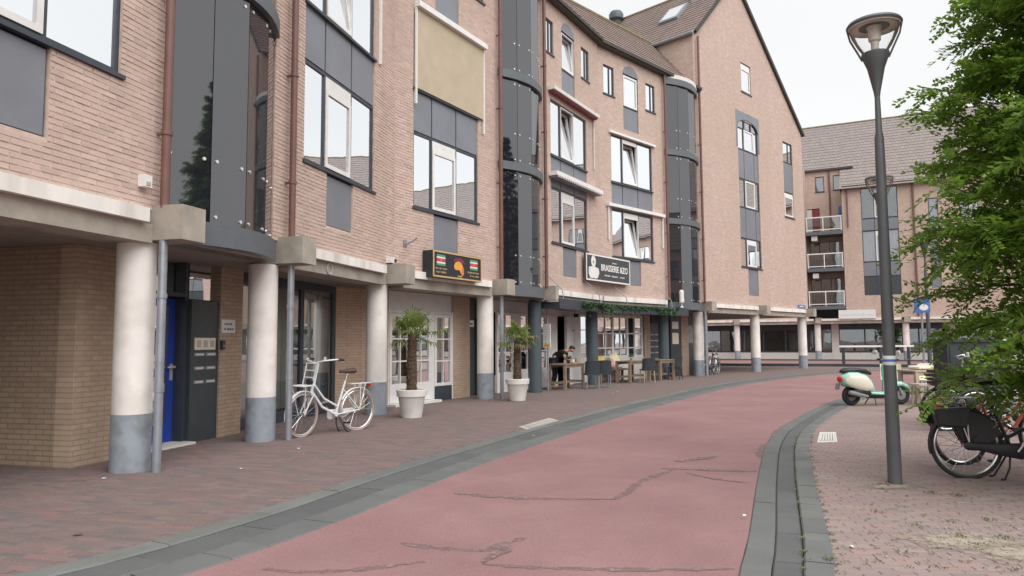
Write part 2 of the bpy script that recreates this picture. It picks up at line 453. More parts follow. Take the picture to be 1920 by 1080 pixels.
M['paleyel'] = mat('pale_fabric', (.8, .74, .5), .9, var=.06, bump=.1)
M['lamp'] = mat('lamp_post', (.10, .108, .112), .45, var=.15, scale=4, dirt=((.1, .105, .105), 3, .5))
M['lampin'] = mat('lamp_reflector', (.78, .73, .66), .5, var=.1)
M['road'] = None
M['gold'] = mat('gold_paint', (.62, .42, .2), .4, .1, var=.15)
M['signblack'] = mat('sign_black', (.02, .027, .035), .35, var=.15)
M['flaggreen'] = mat('flag_green', (.08, .3, .17), .5, var=.05)
M['flagred'] = mat('flag_red', (.6, .05, .07), .5, var=.05)
M['maroon'] = mat('maroon', (.22, .03, .05), .5, var=.05)
M['amber'] = mat('amber', (.8, .38, .06), .5, var=.12, scale=8)
M['coral'] = mat('coral', (.72, .18, .1), .5, var=.1)
M['paper'] = mat('paper', (.75, .75, .74), .7, var=.03)
M['creampaper'] = mat('cream_paper', (.72, .66, .52), .7, var=.06)
M['ink'] = mat('ink', (.13, .13, .15), .7, var=.05)
M['paleblue'] = mat('pale_blue_print', (.5, .62, .75), .6, var=.05)
M['signblue'] = mat('sign_blue', (.06, .17, .5), .4, var=.05)
M['skin'] = mat('skin', (.5, .29, .21), .6, var=.06)
M['hair'] = mat('hair', (.03, .022, .018), .7, var=.2)
M['tshirt'] = mat('black_cloth', (.012, .012, .014), .9, var=.2)
M['jeans'] = mat('dark_jeans', (.03, .035, .05), .9, var=.2)
M['door_glass'] = window_glass('door_glass', .03, (.32, .34, .33), 1.3)
M['blind'] = mat('lightening_blind_fabric', (.78, .80, .72), .8, var=.1)
M['teal'] = mat('teal_bag', (.05, .22, .28), .7, var=.1)
M['leaf'] = leaf_mat('tree_leaves', [(.10, .21, .028), (.17, .31, .04), (.25, .40, .06), (.14, .27, .036), (.33, .47, .085)], .55)
M['conifer'] = leaf_mat('conifer_needles', [(.012, .028, .012), (.022, .045, .016), (.018, .036, .014)], .2)
M['palm'] = leaf_mat('palm_fronds', [(.10, .17, .04), (.16, .22, .05), (.2, .24, .06), (.13, .18, .05)], .3)
M['dry'] = leaf_mat('dry_frond', [(.25, .22, .1), (.3, .25, .13)], .3)
M['garland'] = leaf_mat('garland_leaves', [(.03, .09, .03), (.05, .13, .04), (.03, .07, .025)], .25)
M['weed'] = leaf_mat('weed_leaves', [(.12, .17, .04), (.2, .22, .07), (.28, .26, .12), (.08, .14, .03)], .3)
M['tile'] = brick_tex('roof_tile', 0, (.275, .205, .185), (.22, .165, .152), (.12, .092, .085), .26, .34, .012, uvmode=True, off=0, weather=(.2, .165, .145), wamt=.5, bigs=.8)
M['tile_far'] = brick_tex('roof_tile_far', 0, (.30, .255, .245), (.25, .215, .205), (.17, .145, .135), .26, .43, .012, uvmode=True, off=.5, weather=(.23, .205, .19), wamt=.5, bigs=.8)
M['verge'] = mat('dark_verge', (.06, .055, .05), .7, var=.2)
M['moss'] = mat('mossy_ridge', (.2, .17, .1), .95, var=.3, scale=8)
M['zinc'] = mat('zinc', (.3, .32, .34), .5, .3, var=.15)
# paving
PAV = [(.205, .138, .130), (.165, .135, .131), (.245, .152, .142), (.148, .128, .126), (.21, .16, .152), (.185, .135, .128)]
PAVR = [(.31, .222, .212), (.27, .215, .208), (.345, .235, .22), (.245, .204, .2), (.325, .255, .242), (.285, .212, .203)]
M['paver'] = ramp_mat('paving_brick', PAV, rough=.9, big=1.1, bigamt=.35, bigcol=(.165, .142, .135), bump=.35, bscale=70)
M['paverR'] = ramp_mat('paving_brick_pale', PAVR, rough=.9, big=1.3, bigamt=.4, bigcol=(.28, .235, .215), bump=.35, bscale=70)
M['pavefar'] = brick_tex('paving_far', 104.5, (.21, .15, .142), (.175, .136, .13), (.15, .126, .12), .21, .075, .008, flat=True, weather=(.2, .145, .125), wamt=.4, bigs=.7)
M['pavefarR'] = brick_tex('paving_far_pale', 96, (.32, .235, .22), (.275, .212, .202), (.27, .23, .212), .21, .075, .008, flat=True, weather=(.25, .19, .16), wamt=.4, bigs=.8)
M['joint'] = mat('joint_sand', (.16, .14, .13), .95, var=.3, scale=8)
M['jointR'] = mat('joint_sand_pale', (.3, .26, .235), .95, var=.3, scale=8)
M['kerb'] = ramp_mat('kerb_stone', [(.16, .166, .163), (.185, .19, .186), (.145, .152, .15), (.172, .176, .17)], rough=.85, big=2.5, bigamt=.6, bigcol=(.12, .125, .122), bump=.3, bscale=120)
M['gutter'] = ramp_mat('gutter_stone', [(.122, .128, .13), (.136, .142, .143), (.112, .117, .12), (.128, .133, .133)], rough=.85, big=2.0, bigamt=.5, bigcol=(.08, .083, .083), bump=.3, bscale=120)
M['strip'] = ramp_mat('edge_strip', [(.138, .145, .143), (.16, .166, .163), (.148, .153, .15)], rough=.85, big=2.2, bigamt=.6, bigcol=(.11, .115, .115), bump=.3, bscale=120)
M['slab'] = mat('drain_slab', (.42, .40, .37), .85, var=.1, scale=8, bump=.2)
M['ground'] = mat('ground_far', (.17, .15, .135), .95, var=.15, scale=.3)
M['seal'] = mat('crack_sealant', (.24, .168, .168), .8, var=.2, scale=7)
M['sand'] = mat('sand', (.37, .315, .26), .95, var=.25, scale=14, bump=.5, bscale=50)

def asphalt():
    mt, t, b = nodes('red_asphalt'); N = t.nodes
    ge = N.new('ShaderNodeNewGeometry')
    def noise(s, d=5):
        n = N.new('ShaderNodeTexNoise'); n.inputs['Scale'].default_value = s; n.inputs['Detail'].default_value = d; n.inputs['Roughness'].default_value = .65
        lk(t, ge.outputs['Position'], n.inputs['Vector']); return n
    a = noise(.6, 7); rp = N.new('ShaderNodeValToRGB'); e = rp.color_ramp.elements
    e[0].position = .3; e[1].position = .72; e[0].color = (.235, .132, .133, 1); e[1].color = (.32, .192, .192, 1)
    lk(t, a.outputs[0], rp.inputs[0])
    g = noise(130, 3); mr = N.new('ShaderNodeMapRange'); mr.inputs[1].default_value = .25; mr.inputs[2].default_value = .75; mr.inputs[3].default_value = .6; mr.inputs[4].default_value = 1.42
    lk(t, g.outputs[0], mr.inputs[0])
    mm = N.new('ShaderNodeMix'); mm.data_type = 'RGBA'; mm.blend_type = 'MULTIPLY'; mm.inputs[0].default_value = 1
    lk(t, rp.outputs[0], mm.inputs[6]); lk(t, mr.outputs[0], mm.inputs[7])
    c = noise(2.6, 9); mr2 = N.new('ShaderNodeMapRange'); mr2.inputs[1].default_value = .5; mr2.inputs[2].default_value = .75; mr2.inputs[4].default_value = .7
    lk(t, c.outputs[0], mr2.inputs[0])
    mx = N.new('ShaderNodeMix'); mx.data_type = 'RGBA'; lk(t, mr2.outputs[0], mx.inputs[0]); lk(t, mm.outputs[2], mx.inputs[6]); mx.inputs[7].default_value = (.235, .155, .155, 1)
    lk(t, mx.outputs[2], b.inputs['Base Color']); b.inputs['Roughness'].default_value = .85; setspec(b, .3)
    bp = N.new('ShaderNodeBump'); bp.inputs['Strength'].default_value = .35; bp.inputs['Distance'].default_value = .004
    lk(t, g.outputs[0], bp.inputs['Height']); lk(t, bp.outputs[0], b.inputs['Normal'])
    return mt
M['road'] = asphalt()
def worn(mt, scale, lo, hi, radial=False):
    """break a thin surface film up into a ragged, patchy layer"""
    t = mt.node_tree; N = t.nodes; b = N['Principled BSDF']; o = N['Material Output']
    ge = N.new('ShaderNodeNewGeometry'); n = N.new('ShaderNodeTexNoise'); n.inputs['Scale'].default_value = scale; n.inputs['Detail'].default_value = 6; n.inputs['Roughness'].default_value = .7
    lk(t, ge.outputs['Position'], n.inputs['Vector']); v = n.outputs[0]
    if radial:
        g = N.new('ShaderNodeTexCoord'); mp = N.new('ShaderNodeMapping'); mp.inputs['Location'].default_value = (-1, -1, 0); mp.inputs['Scale'].default_value = (2, 2, 0)
        lk(t, g.outputs['Generated'], mp.inputs[0]); ln = N.new('ShaderNodeVectorMath'); ln.operation = 'LENGTH'; lk(t, mp.outputs[0], ln.inputs[0])
        m1 = N.new('ShaderNodeMath'); m1.operation = 'MULTIPLY_ADD'; m1.inputs[1].default_value = -.55; m1.inputs[2].default_value = .42; lk(t, ln.outputs['Value'], m1.inputs[0])
        m2 = N.new('ShaderNodeMath'); m2.operation = 'ADD'; lk(t, m1.outputs[0], m2.inputs[0]); lk(t, v, m2.inputs[1]); v = m2.outputs[0]
    mr = N.new('ShaderNodeMapRange'); mr.inputs[1].default_value = lo; mr.inputs[2].default_value = hi; lk(t, v, mr.inputs[0])
    tr = N.new('ShaderNodeBsdfTransparent'); mx = N.new('ShaderNodeMixShader'); lk(t, mr.outputs[0], mx.inputs[0]); lk(t, tr.outputs[0], mx.inputs[1]); lk(t, b.outputs[0], mx.inputs[2]); lk(t, mx.outputs[0], o.inputs[0])
worn(M['seal'], 14, .36, .62)
worn(M['sand'], 9, .45, .75, True)
M['pebble'] = mat('pebble', (.37, .315, .26), .95, var=.25, scale=14)

# ------------------------------------------------------------------ helpers for layout
def proj(P):
    v = Vector(P) - Vector((0, 0, CAM_H)); z = v.dot(fw)
    if z < .3: return None
    return (960 + FPX * v.dot(rt) / z, 540 - FPX * v.dot(up) / z, z)
def in_view(P, mx=350, my=300):
    q = proj(P)
    return q is not None and -mx < q[0] < 1920 + mx and -my < q[1] < 1080 + my
def catmull(pts, step=.25):
    P = [Vector((p[0], p[1])) for p in pts]; out = []
    P = [P[0] * 2 - P[1]] + P + [P[-1] * 2 - P[-2]]
    for i in range(1, len(P) - 2):
        a, b, c, d = P[i - 1:i + 3]; n = max(2, int((c - b).length / step))
        for k in range(n):
            t = k / n
            out.append(.5 * ((2 * b) + (c - a) * t + (2 * a - 5 * b + 4 * c - d) * t * t + (3 * b - a - 3 * c + d) * t ** 3))
    out.append(P[-2]); return out
def offset(line, d):
    """shift a plan polyline to its right by d"""
    o = []
    for i, p in enumerate(line):
        t = (line[min(i + 1, len(line) - 1)] - line[max(i - 1, 0)]).normalized()
        o.append(p + Vector((t.y, -t.x)) * d)
    return o
def resample(line, L):
    out = [line[0]]; acc = 0
    for a, b in zip(line, line[1:]):
        s = (b - a).length
        while acc + s >= L:
            t = (L - acc) / s; a = a + (b - a) * t; out.append(a); s = (b - a).length; acc = 0
        acc += s
    return out
def inside(p, poly):
    x, y = p; c = False; j = len(poly) - 1
    for i in range(len(poly)):
        a, b = poly[i], poly[j]
        if (a[1] > y) != (b[1] > y) and x < (b[0] - a[0]) * (y - a[1]) / (b[1] - a[1]) + a[0]: c = not c
        j = i
    return c
def structure(o):
    o['kind'] = 'structure'; return o

# ------------------------------------------------------------------ ground, road, kerbs, paving
LOUT = catmull([(-12, -5), (-8.2, -.6), (-5.6, 2.1), (-4.1, 3.55), (-3.09, 4.72), (-2.68, 5.36), (-2.26, 6.25), (-1.91, 7.16), (-1.49, 8.24), (-.9, 9.61), (-.07, 11.39), (1.31, 14.29), (3.35, 18.06), (6.77, 23.9), (10.97, 29.2), (14.57, 32.5), (19, 35.3), (25, 38.0), (33, 40.5)])
LIN = offset(LOUT, .86)
RIN = catmull([(-1.5, -5), (-.2, -.5), (.7, 2.6), (1.38, 4.5), (1.76, 5.45), (2.68, 7.9), (3.68, 10.4), (4.73, 12.5), (6.62, 15.6), (8.42, 18.2), (11.2, 21.2), (15, 24.3), (24, 29.3), (35, 33.5)])
ROUT = offset(RIN, .575)
mb = MB(); mb.poly([(-900, -400), (900, -400), (900, 1500), (-900, 1500)], -.09)
structure(mb.build('ground', M['ground']))
mb = MB()
n = min(len(LIN), len(RIN))
ra = [LIN[int(i * (len(LIN) - 1) / 199)] for i in range(200)]; rb = [RIN[int(i * (len(RIN) - 1) / 199)] for i in range(200)]
for i in range(199):
    mb.face([(*rb[i], -.021), (*rb[i + 1], -.021), (*ra[i + 1], -.021), (*ra[i], -.021)])
road = structure(mb.build('road', M['road']))

PL = [tuple(p) for p in LOUT if p[1] < 35.5] + [(22, 36.4), (17.5, 39.1), (12, 41), (-10, 49), (-30, 45), (-30, -5)]
PR = [tuple(p) for p in ROUT if p[1] < 30] + [(60, 29), (60, -5)]
def pave(name, poly, mtop, mbed, mfar, head, ymax):
    mb = MB(); mb.poly(poly, -.007)
    pv = structure(mb.build(name, mbed if False else mfar))
    a = R(head); t = Vector((math.sin(a), math.cos(a))); q = Vector((math.cos(a), -math.sin(a)))
    L, W, G = .206, .07, .0045
    bricks = []
    for j in range(-700, 700):
        off = (L + G) * (.5 * (j % 2)) + rnd.uniform(-.012, .012)
        for i in range(-140, 140):
            c = t * (i * (L + G) + off) + q * (j * (W + G))
            if c.y < 2.2 or c.y > ymax or abs(c.x) > 13: continue
            if not inside(c, poly) or not in_view((c.x, c.y, 0), 160, 120): continue
            bricks.append(c)
    bricks.sort(key=lambda c: c.length)
    def add(mb, c, loc=False):
        dz = rnd.uniform(-.0025, .0015); ph = rnd.uniform(-.012, .012)
        tt = Vector((t.x * math.cos(ph) - t.y * math.sin(ph), t.x * math.sin(ph) + t.y * math.cos(ph))) if not loc else Vector((1, 0))
        qq = Vector((tt.y, -tt.x)); o = Vector((0, 0)) if loc else c
        e = .004
        co = []
        for z, k in ((-.05, 0), (dz - .004, 0), (dz, e)):
            for sx, sy in ((-1, -1), (1, -1), (1, 1), (-1, 1)):
                p = o + tt * sx * (L / 2 - k) + qq * -sy * (W / 2 - k)
                co.append((p.x, p.y, z))
        b = len(mb.v); mb.v += co
        fs = [(8, 9, 10, 11)] + [(4 + i, 4 + (i + 1) % 4, 8 + (i + 1) % 4, 8 + i) for i in range(4)] + [(i, (i + 1) % 4, 4 + (i + 1) % 4, 4 + i) for i in range(4)]
        for f in fs: mb.f.append([b + i for i in f]); mb.m.append(0); mb.uv.append(None)
    vis = [c for c in bricks if in_view((c.x, c.y, 0), 0, 0)][:300]
    vs = set((c.x, c.y) for c in vis)
    pm = MB(); add(pm, Vector((0, 0)), True); src = pm.build('brick', mtop, pv)
    for k, c in enumerate(vis):
        o = src if k == 0 else src.copy()
        if k: COL.objects.link(o); o.parent = pv
        o.location = (c.x, c.y, rnd.uniform(-.002, .001)); o.rotation_euler = (rnd.uniform(-.008, .008), rnd.uniform(-.004, .004), math.atan2(t.y, t.x) + rnd.uniform(-.012, .012))
    mb = MB()
    for c in bricks:
        if (c.x, c.y) not in vs: add(mb, c)
    mb.build('brick_paving', mtop, pv, kind='stuff')
    return pv
pavL = pave('pavement', PL, M['paver'], M['joint'], M['pavefar'], 104.5, 17)
pavR = pave('pavement', PR, M['paverR'], M['jointR'], M['pavefarR'], 96, 15)

def stones(parent, line, d0, d1, z, name, mt, L, gap=.004, jit=.0015):
    a = offset(line, d0); b = offset(line, d1)
    cuts = []; acc = 0; nxt = 0
    for i, p in enumerate(line):
        if i: acc += (p - line[i - 1]).length
        if acc >= nxt: cuts.append(i); nxt += L * rnd.uniform(.93, 1.07)
    for i0, i1 in zip(cuts, cuts[1:]):
        m = line[(i0 + i1) // 2]
        if not in_view((m.x, m.y, 0), 500, 500) : continue
        mb = MB(); dz = rnd.uniform(-jit, jit)
        idx = [i0, (i0 + i1) // 2, i1] if i1 - i0 > 1 else [i0, i1]
        ga = (a[i1] - a[i0]).normalized() * gap / 2
        A = [Vector(a[i]) for i in idx]; B = [Vector(b[i]) for i in idx]
        A[0] += ga; B[0] += ga; A[-1] -= ga; B[-1] -= ga
        c = .012; zt = z + dz
        for k in range(len(idx) - 1):
            u = (B[k] - A[k]).normalized() * c
            mb.face([(*(A[k] + u), zt), (*(A[k + 1] + u), zt), (*(B[k + 1] - u), zt), (*(B[k] - u), zt)][::-1])
            mb.face([(*A[k], zt - c), (*A[k + 1], zt - c), (*(A[k + 1] + u), zt), (*(A[k] + u), zt)][::-1])
            mb.face([(*(B[k] - u), zt), (*(B[k + 1] - u), zt), (*B[k + 1], zt - c), (*B[k], zt - c)][::-1])
            mb.face([(*A[k], zt - .12), (*A[k + 1], zt - .12), (*A[k + 1], zt - c), (*A[k], zt - c)][::-1])
            mb.face([(*B[k], zt - c), (*B[k + 1], zt - c), (*B[k + 1], zt - .12), (*B[k], zt - .12)][::-1])
        for k in (0, -1):
            mb.face([(*A[k], zt - .12), (*B[k], zt - .12), (*B[k], zt - c), (*A[k], zt - c)])
        mb.build(name, mt, parent)
def bed(name, line, d0, d1, z):
    a, b = offset(line, d0), offset(line, d1); mb = MB()
    for i in range(len(line) - 1): mb.face([(*a[i], z), (*a[i + 1], z), (*b[i + 1], z), (*b[i], z)][::-1])
    return structure(mb.build(name, M['joint']))
kl = bed('kerb', LOUT, -.02, .88, -.06)
lv = [p for p in LOUT if 1.5 < p[1] < 40]
stones(kl, lv, 0.0, .21, .003, 'kerb_stone', M['kerb'], 1.0)
stones(kl, lv, .214, .55, -.014, 'gutter_stone', M['gutter'], .8)
stones(kl, lv, .554, .857, -.012, 'edge_stone', M['strip'], .5)
kr = bed('kerb', RIN, -.02, .6, -.06)
rv = [p for p in RIN if 1.5 < p[1] < 30]
stones(kr, rv, 0.0, .19, -.012, 'edge_stone', M['strip'], 1.0)
stones(kr, rv, .194, .378, -.02, 'gutter_stone', M['gutter'], .8)
stones(kr, rv, .384, .575, .001, 'kerb_slab', M['kerb'], .42)

# crack sealant and pale scuffs lying on the asphalt
RZ = [-.0185]
def ribbon(name, pts, w, mt):
    RZ[0] += .0005; z = RZ[0]
    c = catmull(pts, .06); mb = MB(); n = len(c); w1 = []
    for i in range(n):
        e = min(1, 6 * i / n, 6 * (n - 1 - i) / n)
        w1.append(max(.008, 1.9 * w * (.5 + .5 * e) * rnd.uniform(.45, 1.4)))
    for i in range(n - 1):
        t = (c[i + 1] - c[i]).normalized(); q = Vector((t.y, -t.x))
        mb.face([(*(c[i] - q * w1[i]), z), (*(c[i] + q * w1[i]), z), (*(c[i + 1] + q * w1[i + 1]), z), (*(c[i + 1] - q * w1[i + 1]), z)])
    return mb.build(name, mt, road)
def G(px, py, z=0.0):
    d = fw * FPX + rt * (px - 960) - up * (py - 540)
    t = (z - CAM_H) / d.z
    return (d.x * t, d.y * t)
for pts, w in (([(752, 1018), (820, 1028), (924, 1031), (955, 1022)], .022), ([(900, 1034), (950, 1018), (985, 1008)], .022), ([(495, 1066), (554, 1072), (658, 1069), (797, 1053)], .022),
               ([(905, 1057), (1000, 1064), (1180, 1068), (1376, 1067)], .02), ([(850, 925), (980, 934), (1165, 936)], .026), ([(1150, 936), (1175, 924), (1205, 901), (1262, 881)], .026),
               ([(1240, 878), (1320, 881), (1420, 884)], .03), ([(1285, 886), (1330, 896), (1405, 906)], .02), ([(905, 1056), (925, 1042), (960, 1028)], .02),
               ([(1270, 866), (1345, 856)], .04), ([(1428, 858), (1447, 829)], .05), ([(1450, 818), (1472, 797)], .03)):
    ribbon('sealant_line', [G(*p, -.02) for p in pts], w, M['seal'])

# far crossing street, low edge and pavement in front of the far building
mb = MB()
mb.face([FF.P(-45, 1.0, -.05), FF.P(60, 1.0, -.05), FF.P(60, 12.5, -.05), FF.P(-45, 12.5, -.05)])
structure(mb.build('crossing_road', M['road']))
mb = MB(); mb.face([FF.P(-45, -12, -.03), FF.P(60, -12, -.03), FF.P(60, .95, -.03), FF.P(-45, .95, -.03)])
structure(mb.build('pavement', M['pavefarR']))
mb = MB(); mb.box(FF, -45, 60, .9, 1.05, -.09, .06); structure(mb.build('kerb', M['gutter']))
mb = MB()
for a, b in (((-10, 49), (12, 41)), ((12, 41), (17.5, 39.1)), ((17.5, 39.1), (21, 37.1))): mb.seg(a, b, -.08, .14, .3)
lw = mb.build('low_wall', M['panel_dark']); tag(lw, 'long low dark edging wall across the end of the brick pavement', 'wall')

# drain covers
def drain(quad, label, nb, mt):
    o = Vector((sum(q[0] for q in quad) / 4, sum(q[1] for q in quad) / 4, 0))
    t = thing('drain_cover', label, 'drain cover', o, local=False)
    a, b, c, d = [Vector((*q, 0)) for q in quad]
    L = lambda s, r: (a + (b - a) * s) * (1 - r) + (d + (c - d) * s) * r
    mb = MB()
    for s0, s1, r0, r1 in ((0, 1, 0, .12), (0, 1, .88, 1), (0, .08, .12, .88), (.92, 1, .12, .88)):
        mb.hexa([L(s0, r0) + Vector((0, 0, -.03)), L(s1, r0) + Vector((0, 0, -.03)), L(s1, r1) + Vector((0, 0, -.03)), L(s0, r1) + Vector((0, 0, -.03)), L(s0, r0) + Vector((0, 0, .007)), L(s1, r0) + Vector((0, 0, .007)), L(s1, r1) + Vector((0, 0, .007)), L(s0, r1) + Vector((0, 0, .007))])
    mb.build('frame', mt, t)
    mb = MB(); z = Vector((0, 0, .003)); mb.face([L(.08, .12) + z, L(.92, .12) + z, L(.92, .88) + z, L(.08, .88) + z]); mb.build('bed', M['gutter'] if nb > 3 else mt, t)
    for k in range(nb):
        s0 = .08 + .84 * (k + .12) / nb; s1 = .08 + .84 * (k + .88) / nb; mb = MB()
        zl, zh = Vector((0, 0, .004)), Vector((0, 0, .012))
        mb.hexa([L(s0, .14) + zl, L(s1, .14) + zl, L(s1, .86) + zl, L(s0, .86) + zl, L(s0, .14) + zh, L(s1, .14) + zh, L(s1, .86) + zh, L(s0, .86) + zh])
        mb.build('bar', mt, t)
drain([G(972, 801), G(988, 806), G(1048, 789), G(1030, 784)], 'pale concrete cover set in the left pavement beside the gutter', 2, M['slab'])
drain([G(1532, 830), G(1570, 829), G(1567, 811), G(1537, 811)], 'whitish ribbed drain cover in the right pavement near the lamp post', 6, M['whiteold'])

# ------------------------------------------------------------------ walls, bricks, windows
def cells(u0, u1, z0, z1, holes):
    us = sorted(set([u0, u1] + [min(max(h[i], u0), u1) for h in holes for i in (0, 1)]))
    zs = sorted(set([z0, z1] + [min(max(h[i], z0), z1) for h in holes for i in (2, 3)]))
    out = []
    for a, b in zip(us, us[1:]):
        run = None
        for c, d in zip(zs, zs[1:]):
            m = ((a + b) / 2, (c + d) / 2)
            if any(h[0] < m[0] < h[1] and h[2] < m[1] < h[3] for h in holes):
                if run: out.append((a, b, *run)); run = None
            else: run = (run[0], d) if run else (c, d)
        if run: out.append((a, b, *run))
    return out
def wall(F, u0, u1, z0, z1, holes, mt, parent, d=0.0, reveal=.13, name='wall', rmt=None):
    mb = MB()
    for a, b, c, e in cells(u0, u1, z0, z1, holes):
        mb.face([F.P(a, d, c), F.P(b, d, c), F.P(b, d, e), F.P(a, d, e)])
    for h in holes:
        a, b, c, e = max(h[0], u0), min(h[1], u1), max(h[2], z0), min(h[3], z1)
        q = [(a, c), (b, c), (b, e), (a, e)]
        for i in range(4):
            s, r = q[i], q[(i + 1) % 4]
            m = ((s[0] + r[0]) / 2, (s[1] + r[1]) / 2)
            if any(g is not h and g[0] - 1e-3 <= m[0] <= g[1] + 1e-3 and g[2] - 1e-3 <= m[1] <= g[3] + 1e-3 for g in holes): continue
            mb.face([F.P(s[0], d, s[1]), F.P(r[0], d, r[1]), F.P(r[0], d - reveal, r[1]), F.P(s[0], d - reveal, s[1])])
    for uu in (u0, u1):
        mb.face([F.P(uu, d, z0), F.P(uu, d - .3, z0), F.P(uu, d - .3, z1), F.P(uu, d, z1)])
    return mb.build(name, mt, parent)
NB = {}
def laid_bricks(F, u0, u1, z0, z1, holes, parent, mt, nsingle, d=-.012, key=None):
    """coursed bricks standing 12 mm proud of the mortar; the first nsingle nearest ones as objects"""
    BW, BH, J = .21, .0515, .011
    full, cut = [], []
    zz, k = z0, 0
    while zz + BH <= z1 + 1e-6:
        zc = zz + BH / 2
        spans = [(u0, u1)]
        for h in holes:
            if h[2] - .004 < zc < h[3] + .004:
                ns = []
                for a, b in spans:
                    if h[1] <= a or h[0] >= b: ns.append((a, b)); continue
                    if h[0] > a: ns.append((a, h[0]))
                    if h[1] < b: ns.append((h[1], b))
                spans = ns
        st = (BW + J) * .5 * (k % 2)
        i0 = int((u0 - 2) / (BW + J)) - 2
        for i in range(i0, i0 + int((u1 - u0 + 4) / (BW + J)) + 4):
            a, b = i * (BW + J) + st, i * (BW + J) + st + BW
            for s, e in spans:
                x, y = max(a, s), min(b, e)
                if y - x > .025:
                    (full if y - x > BW - 1e-4 else cut).append((x, y, zz, zz + BH))
        zz += BH + J; k += 1
    full.sort(key=lambda q: (F.P(q[0], 0, q[2]) - Vector((0, 0, CAM_H))).length)
    vis = [q for q in full if in_view(F.P(q[0], 0, q[2]), 0, 0)][:nsingle]
    vs = set(vis)
    def add(mb, x, y, c, e, lf=None):
        f = lf or F
        j = rnd.uniform(-.003, .003) + d + .012; k = .003
        P = f.P
        b = len(mb.v)
        mb.v += [tuple(p) for p in (P(x, d - .02, c), P(y, d - .02, c), P(y, d - .02, e), P(x, d - .02, e), P(x + k, j, c + k), P(y - k, j, c + k), P(y - k, j, e - k), P(x + k, j, e - k))]
        for q in ((4, 5, 6, 7), (0, 1, 5, 4), (1, 2, 6, 5), (2, 3, 7, 6), (3, 0, 4, 7)):
            mb.f.append([b + i for i in q]); mb.m.append(0); mb.uv.append(None)
    if vis:
        pm = MB(); lf = Frame(0, 0, F.h); add(pm, -BW / 2, BW / 2, 0, BH, lf)
        src = pm.build('brick', mt, None); off = ORG.get(parent.name, Vector())
        for i, q in enumerate(vis):
            o = src if i == 0 else src.copy()
            if i: COL.objects.link(o)
            o.parent = parent
            o.location = F.P((q[0] + q[1]) / 2, rnd.uniform(-.003, .003), q[2]) - off
    mb = MB()
    for q in full + cut:
        if q not in vs: add(mb, *q)
    mb.build('brickwork', mt, parent, kind='stuff')

def pane_box(F, u0, u1, z0, z1, d, parent, mt, name='pane', th=.012):
    mb = MB(); mb.box(F, u0, u1, d - th, d, z0, z1); return mb.build(name, mt, parent)
def curtain(F, u0, u1, z0, z1, d, parent, mt=None, amp=.03, name='curtain'):
    mb = MB(); n = max(6, int((u1 - u0) / .045)); ph = rnd.uniform(0, 6)
    pts = []
    for i in range(n + 1):
        u = u0 + (u1 - u0) * i / n
        pts.append((u, d + amp * math.sin(i * 1.35 + ph) + amp * .5 * math.sin(i * .53 + ph)))
    for (a, da), (b, db) in zip(pts, pts[1:]):
        mb.face([F.P(a, da, z0), F.P(b, db, z0), F.P(b, db, z1), F.P(a, da, z1)])
    return mb.build(name, mt or M['curtain'], parent, smooth=True, ang=80)
def window(F, u0, u1, z0, z1, parent, cols=(1,), case=None, tilt=0, transom=0, curt=(), fw_=.055, sill=True, glass='glass', frame='frame', label=None, casemat='white'):
    """dark framed window; column `case` holds a white opening light, tipped inwards by tilt degrees"""
    d0, d1 = -.10, -.035
    mb = MB()
    tot = sum(cols); x = [u0]
    for c in cols: x.append(x[-1] + (u1 - u0) * c / tot)
    mb.box(F, u0, u1, d0, d1, z0, z0 + fw_); mb.box(F, u0, u1, d0, d1, z1 - fw_, z1)
    for i, q in enumerate(x):
        a = q if i == 0 else (q - fw_ if i == len(x) - 1 else q - fw_ / 2)
        mb.box(F, a, a + fw_, d0 + .001, d1 - .001 if 0 < i < len(x) - 1 else d1, z0 + fw_, z1 - fw_)
    if sill: mb.box(F, u0 - .04, u1 + .04, d0, .035, z0 - .05, z0 - .002)
    w = mb.build('window', M[frame], parent, label=label)
    for i in range(len(cols)):
        a = x[i] + (fw_ if i == 0 else fw_ / 2); b = x[i + 1] - (fw_ if i == len(cols) - 1 else fw_ / 2)
        c, e = z0 + fw_, z1 - fw_
        if case == i:
            if transom:
                t0 = e - transom
                mb = MB(); mb.box(F, a, b, d0 + .01, d1 + .012, t0, t0 + .05); mb.box(F, a, b, d0 + .01, d1 + .008, t0 + .05, e); mb.build('transom', M[casemat], w)
                e = t0 - .004
            k = .075; mb = MB(); s = 0
            mb.box(F, a, b, d0 + .02, d1 + .02, c, c + k); mb.box(F, a, b, d0 + .02, d1 + .02, e - k, e)
            mb.box(F, a, a + k, d0 + .021, d1 + .019, c + k, e - k); mb.box(F, b - k, b, d0 + .021, d1 + .019, c + k, e - k)
            pb = MB(); pb.box(F, a + k, b - k, d0 + .045, d0 + .057, c + k, e - k)
            if tilt:
                mf = MB(); q = .03
                mf.box(F, a, a + q, d0 + .015, d1 + .022, c, e); mf.box(F, b - q, b, d0 + .015, d1 + .022, c, e); mf.box(F, a + q, b - q, d0 + .015, d1 + .022, e - q, e); mf.box(F, a + q, b - q, d0 + .015, d1 + .022, c, c + q)
                mf.build('casement_frame', M[casemat], w)
                piv = F.P(0, d0 + .03, c + .01); T = Matrix.Translation(piv) @ Matrix.Rotation(R(tilt), 4, -F.t) @ Matrix.Translation(-piv)
                sc = Matrix.Identity(4)
                mb.xf(T); pb.xf(T)
            mb.build('casement', M[casemat], w); pb.build('pane', M['glass_curt' if i in curt and glass == 'glass' else glass], w)
        else:
            pane_box(F, a, b, c, e, d0 + .04, w, M['glass_curt' if i in curt and glass == 'glass' else glass])
        if i in curt: curtain(F, a - .02, b + .02, c - .02, z1, d0 - .09, w)
    return w
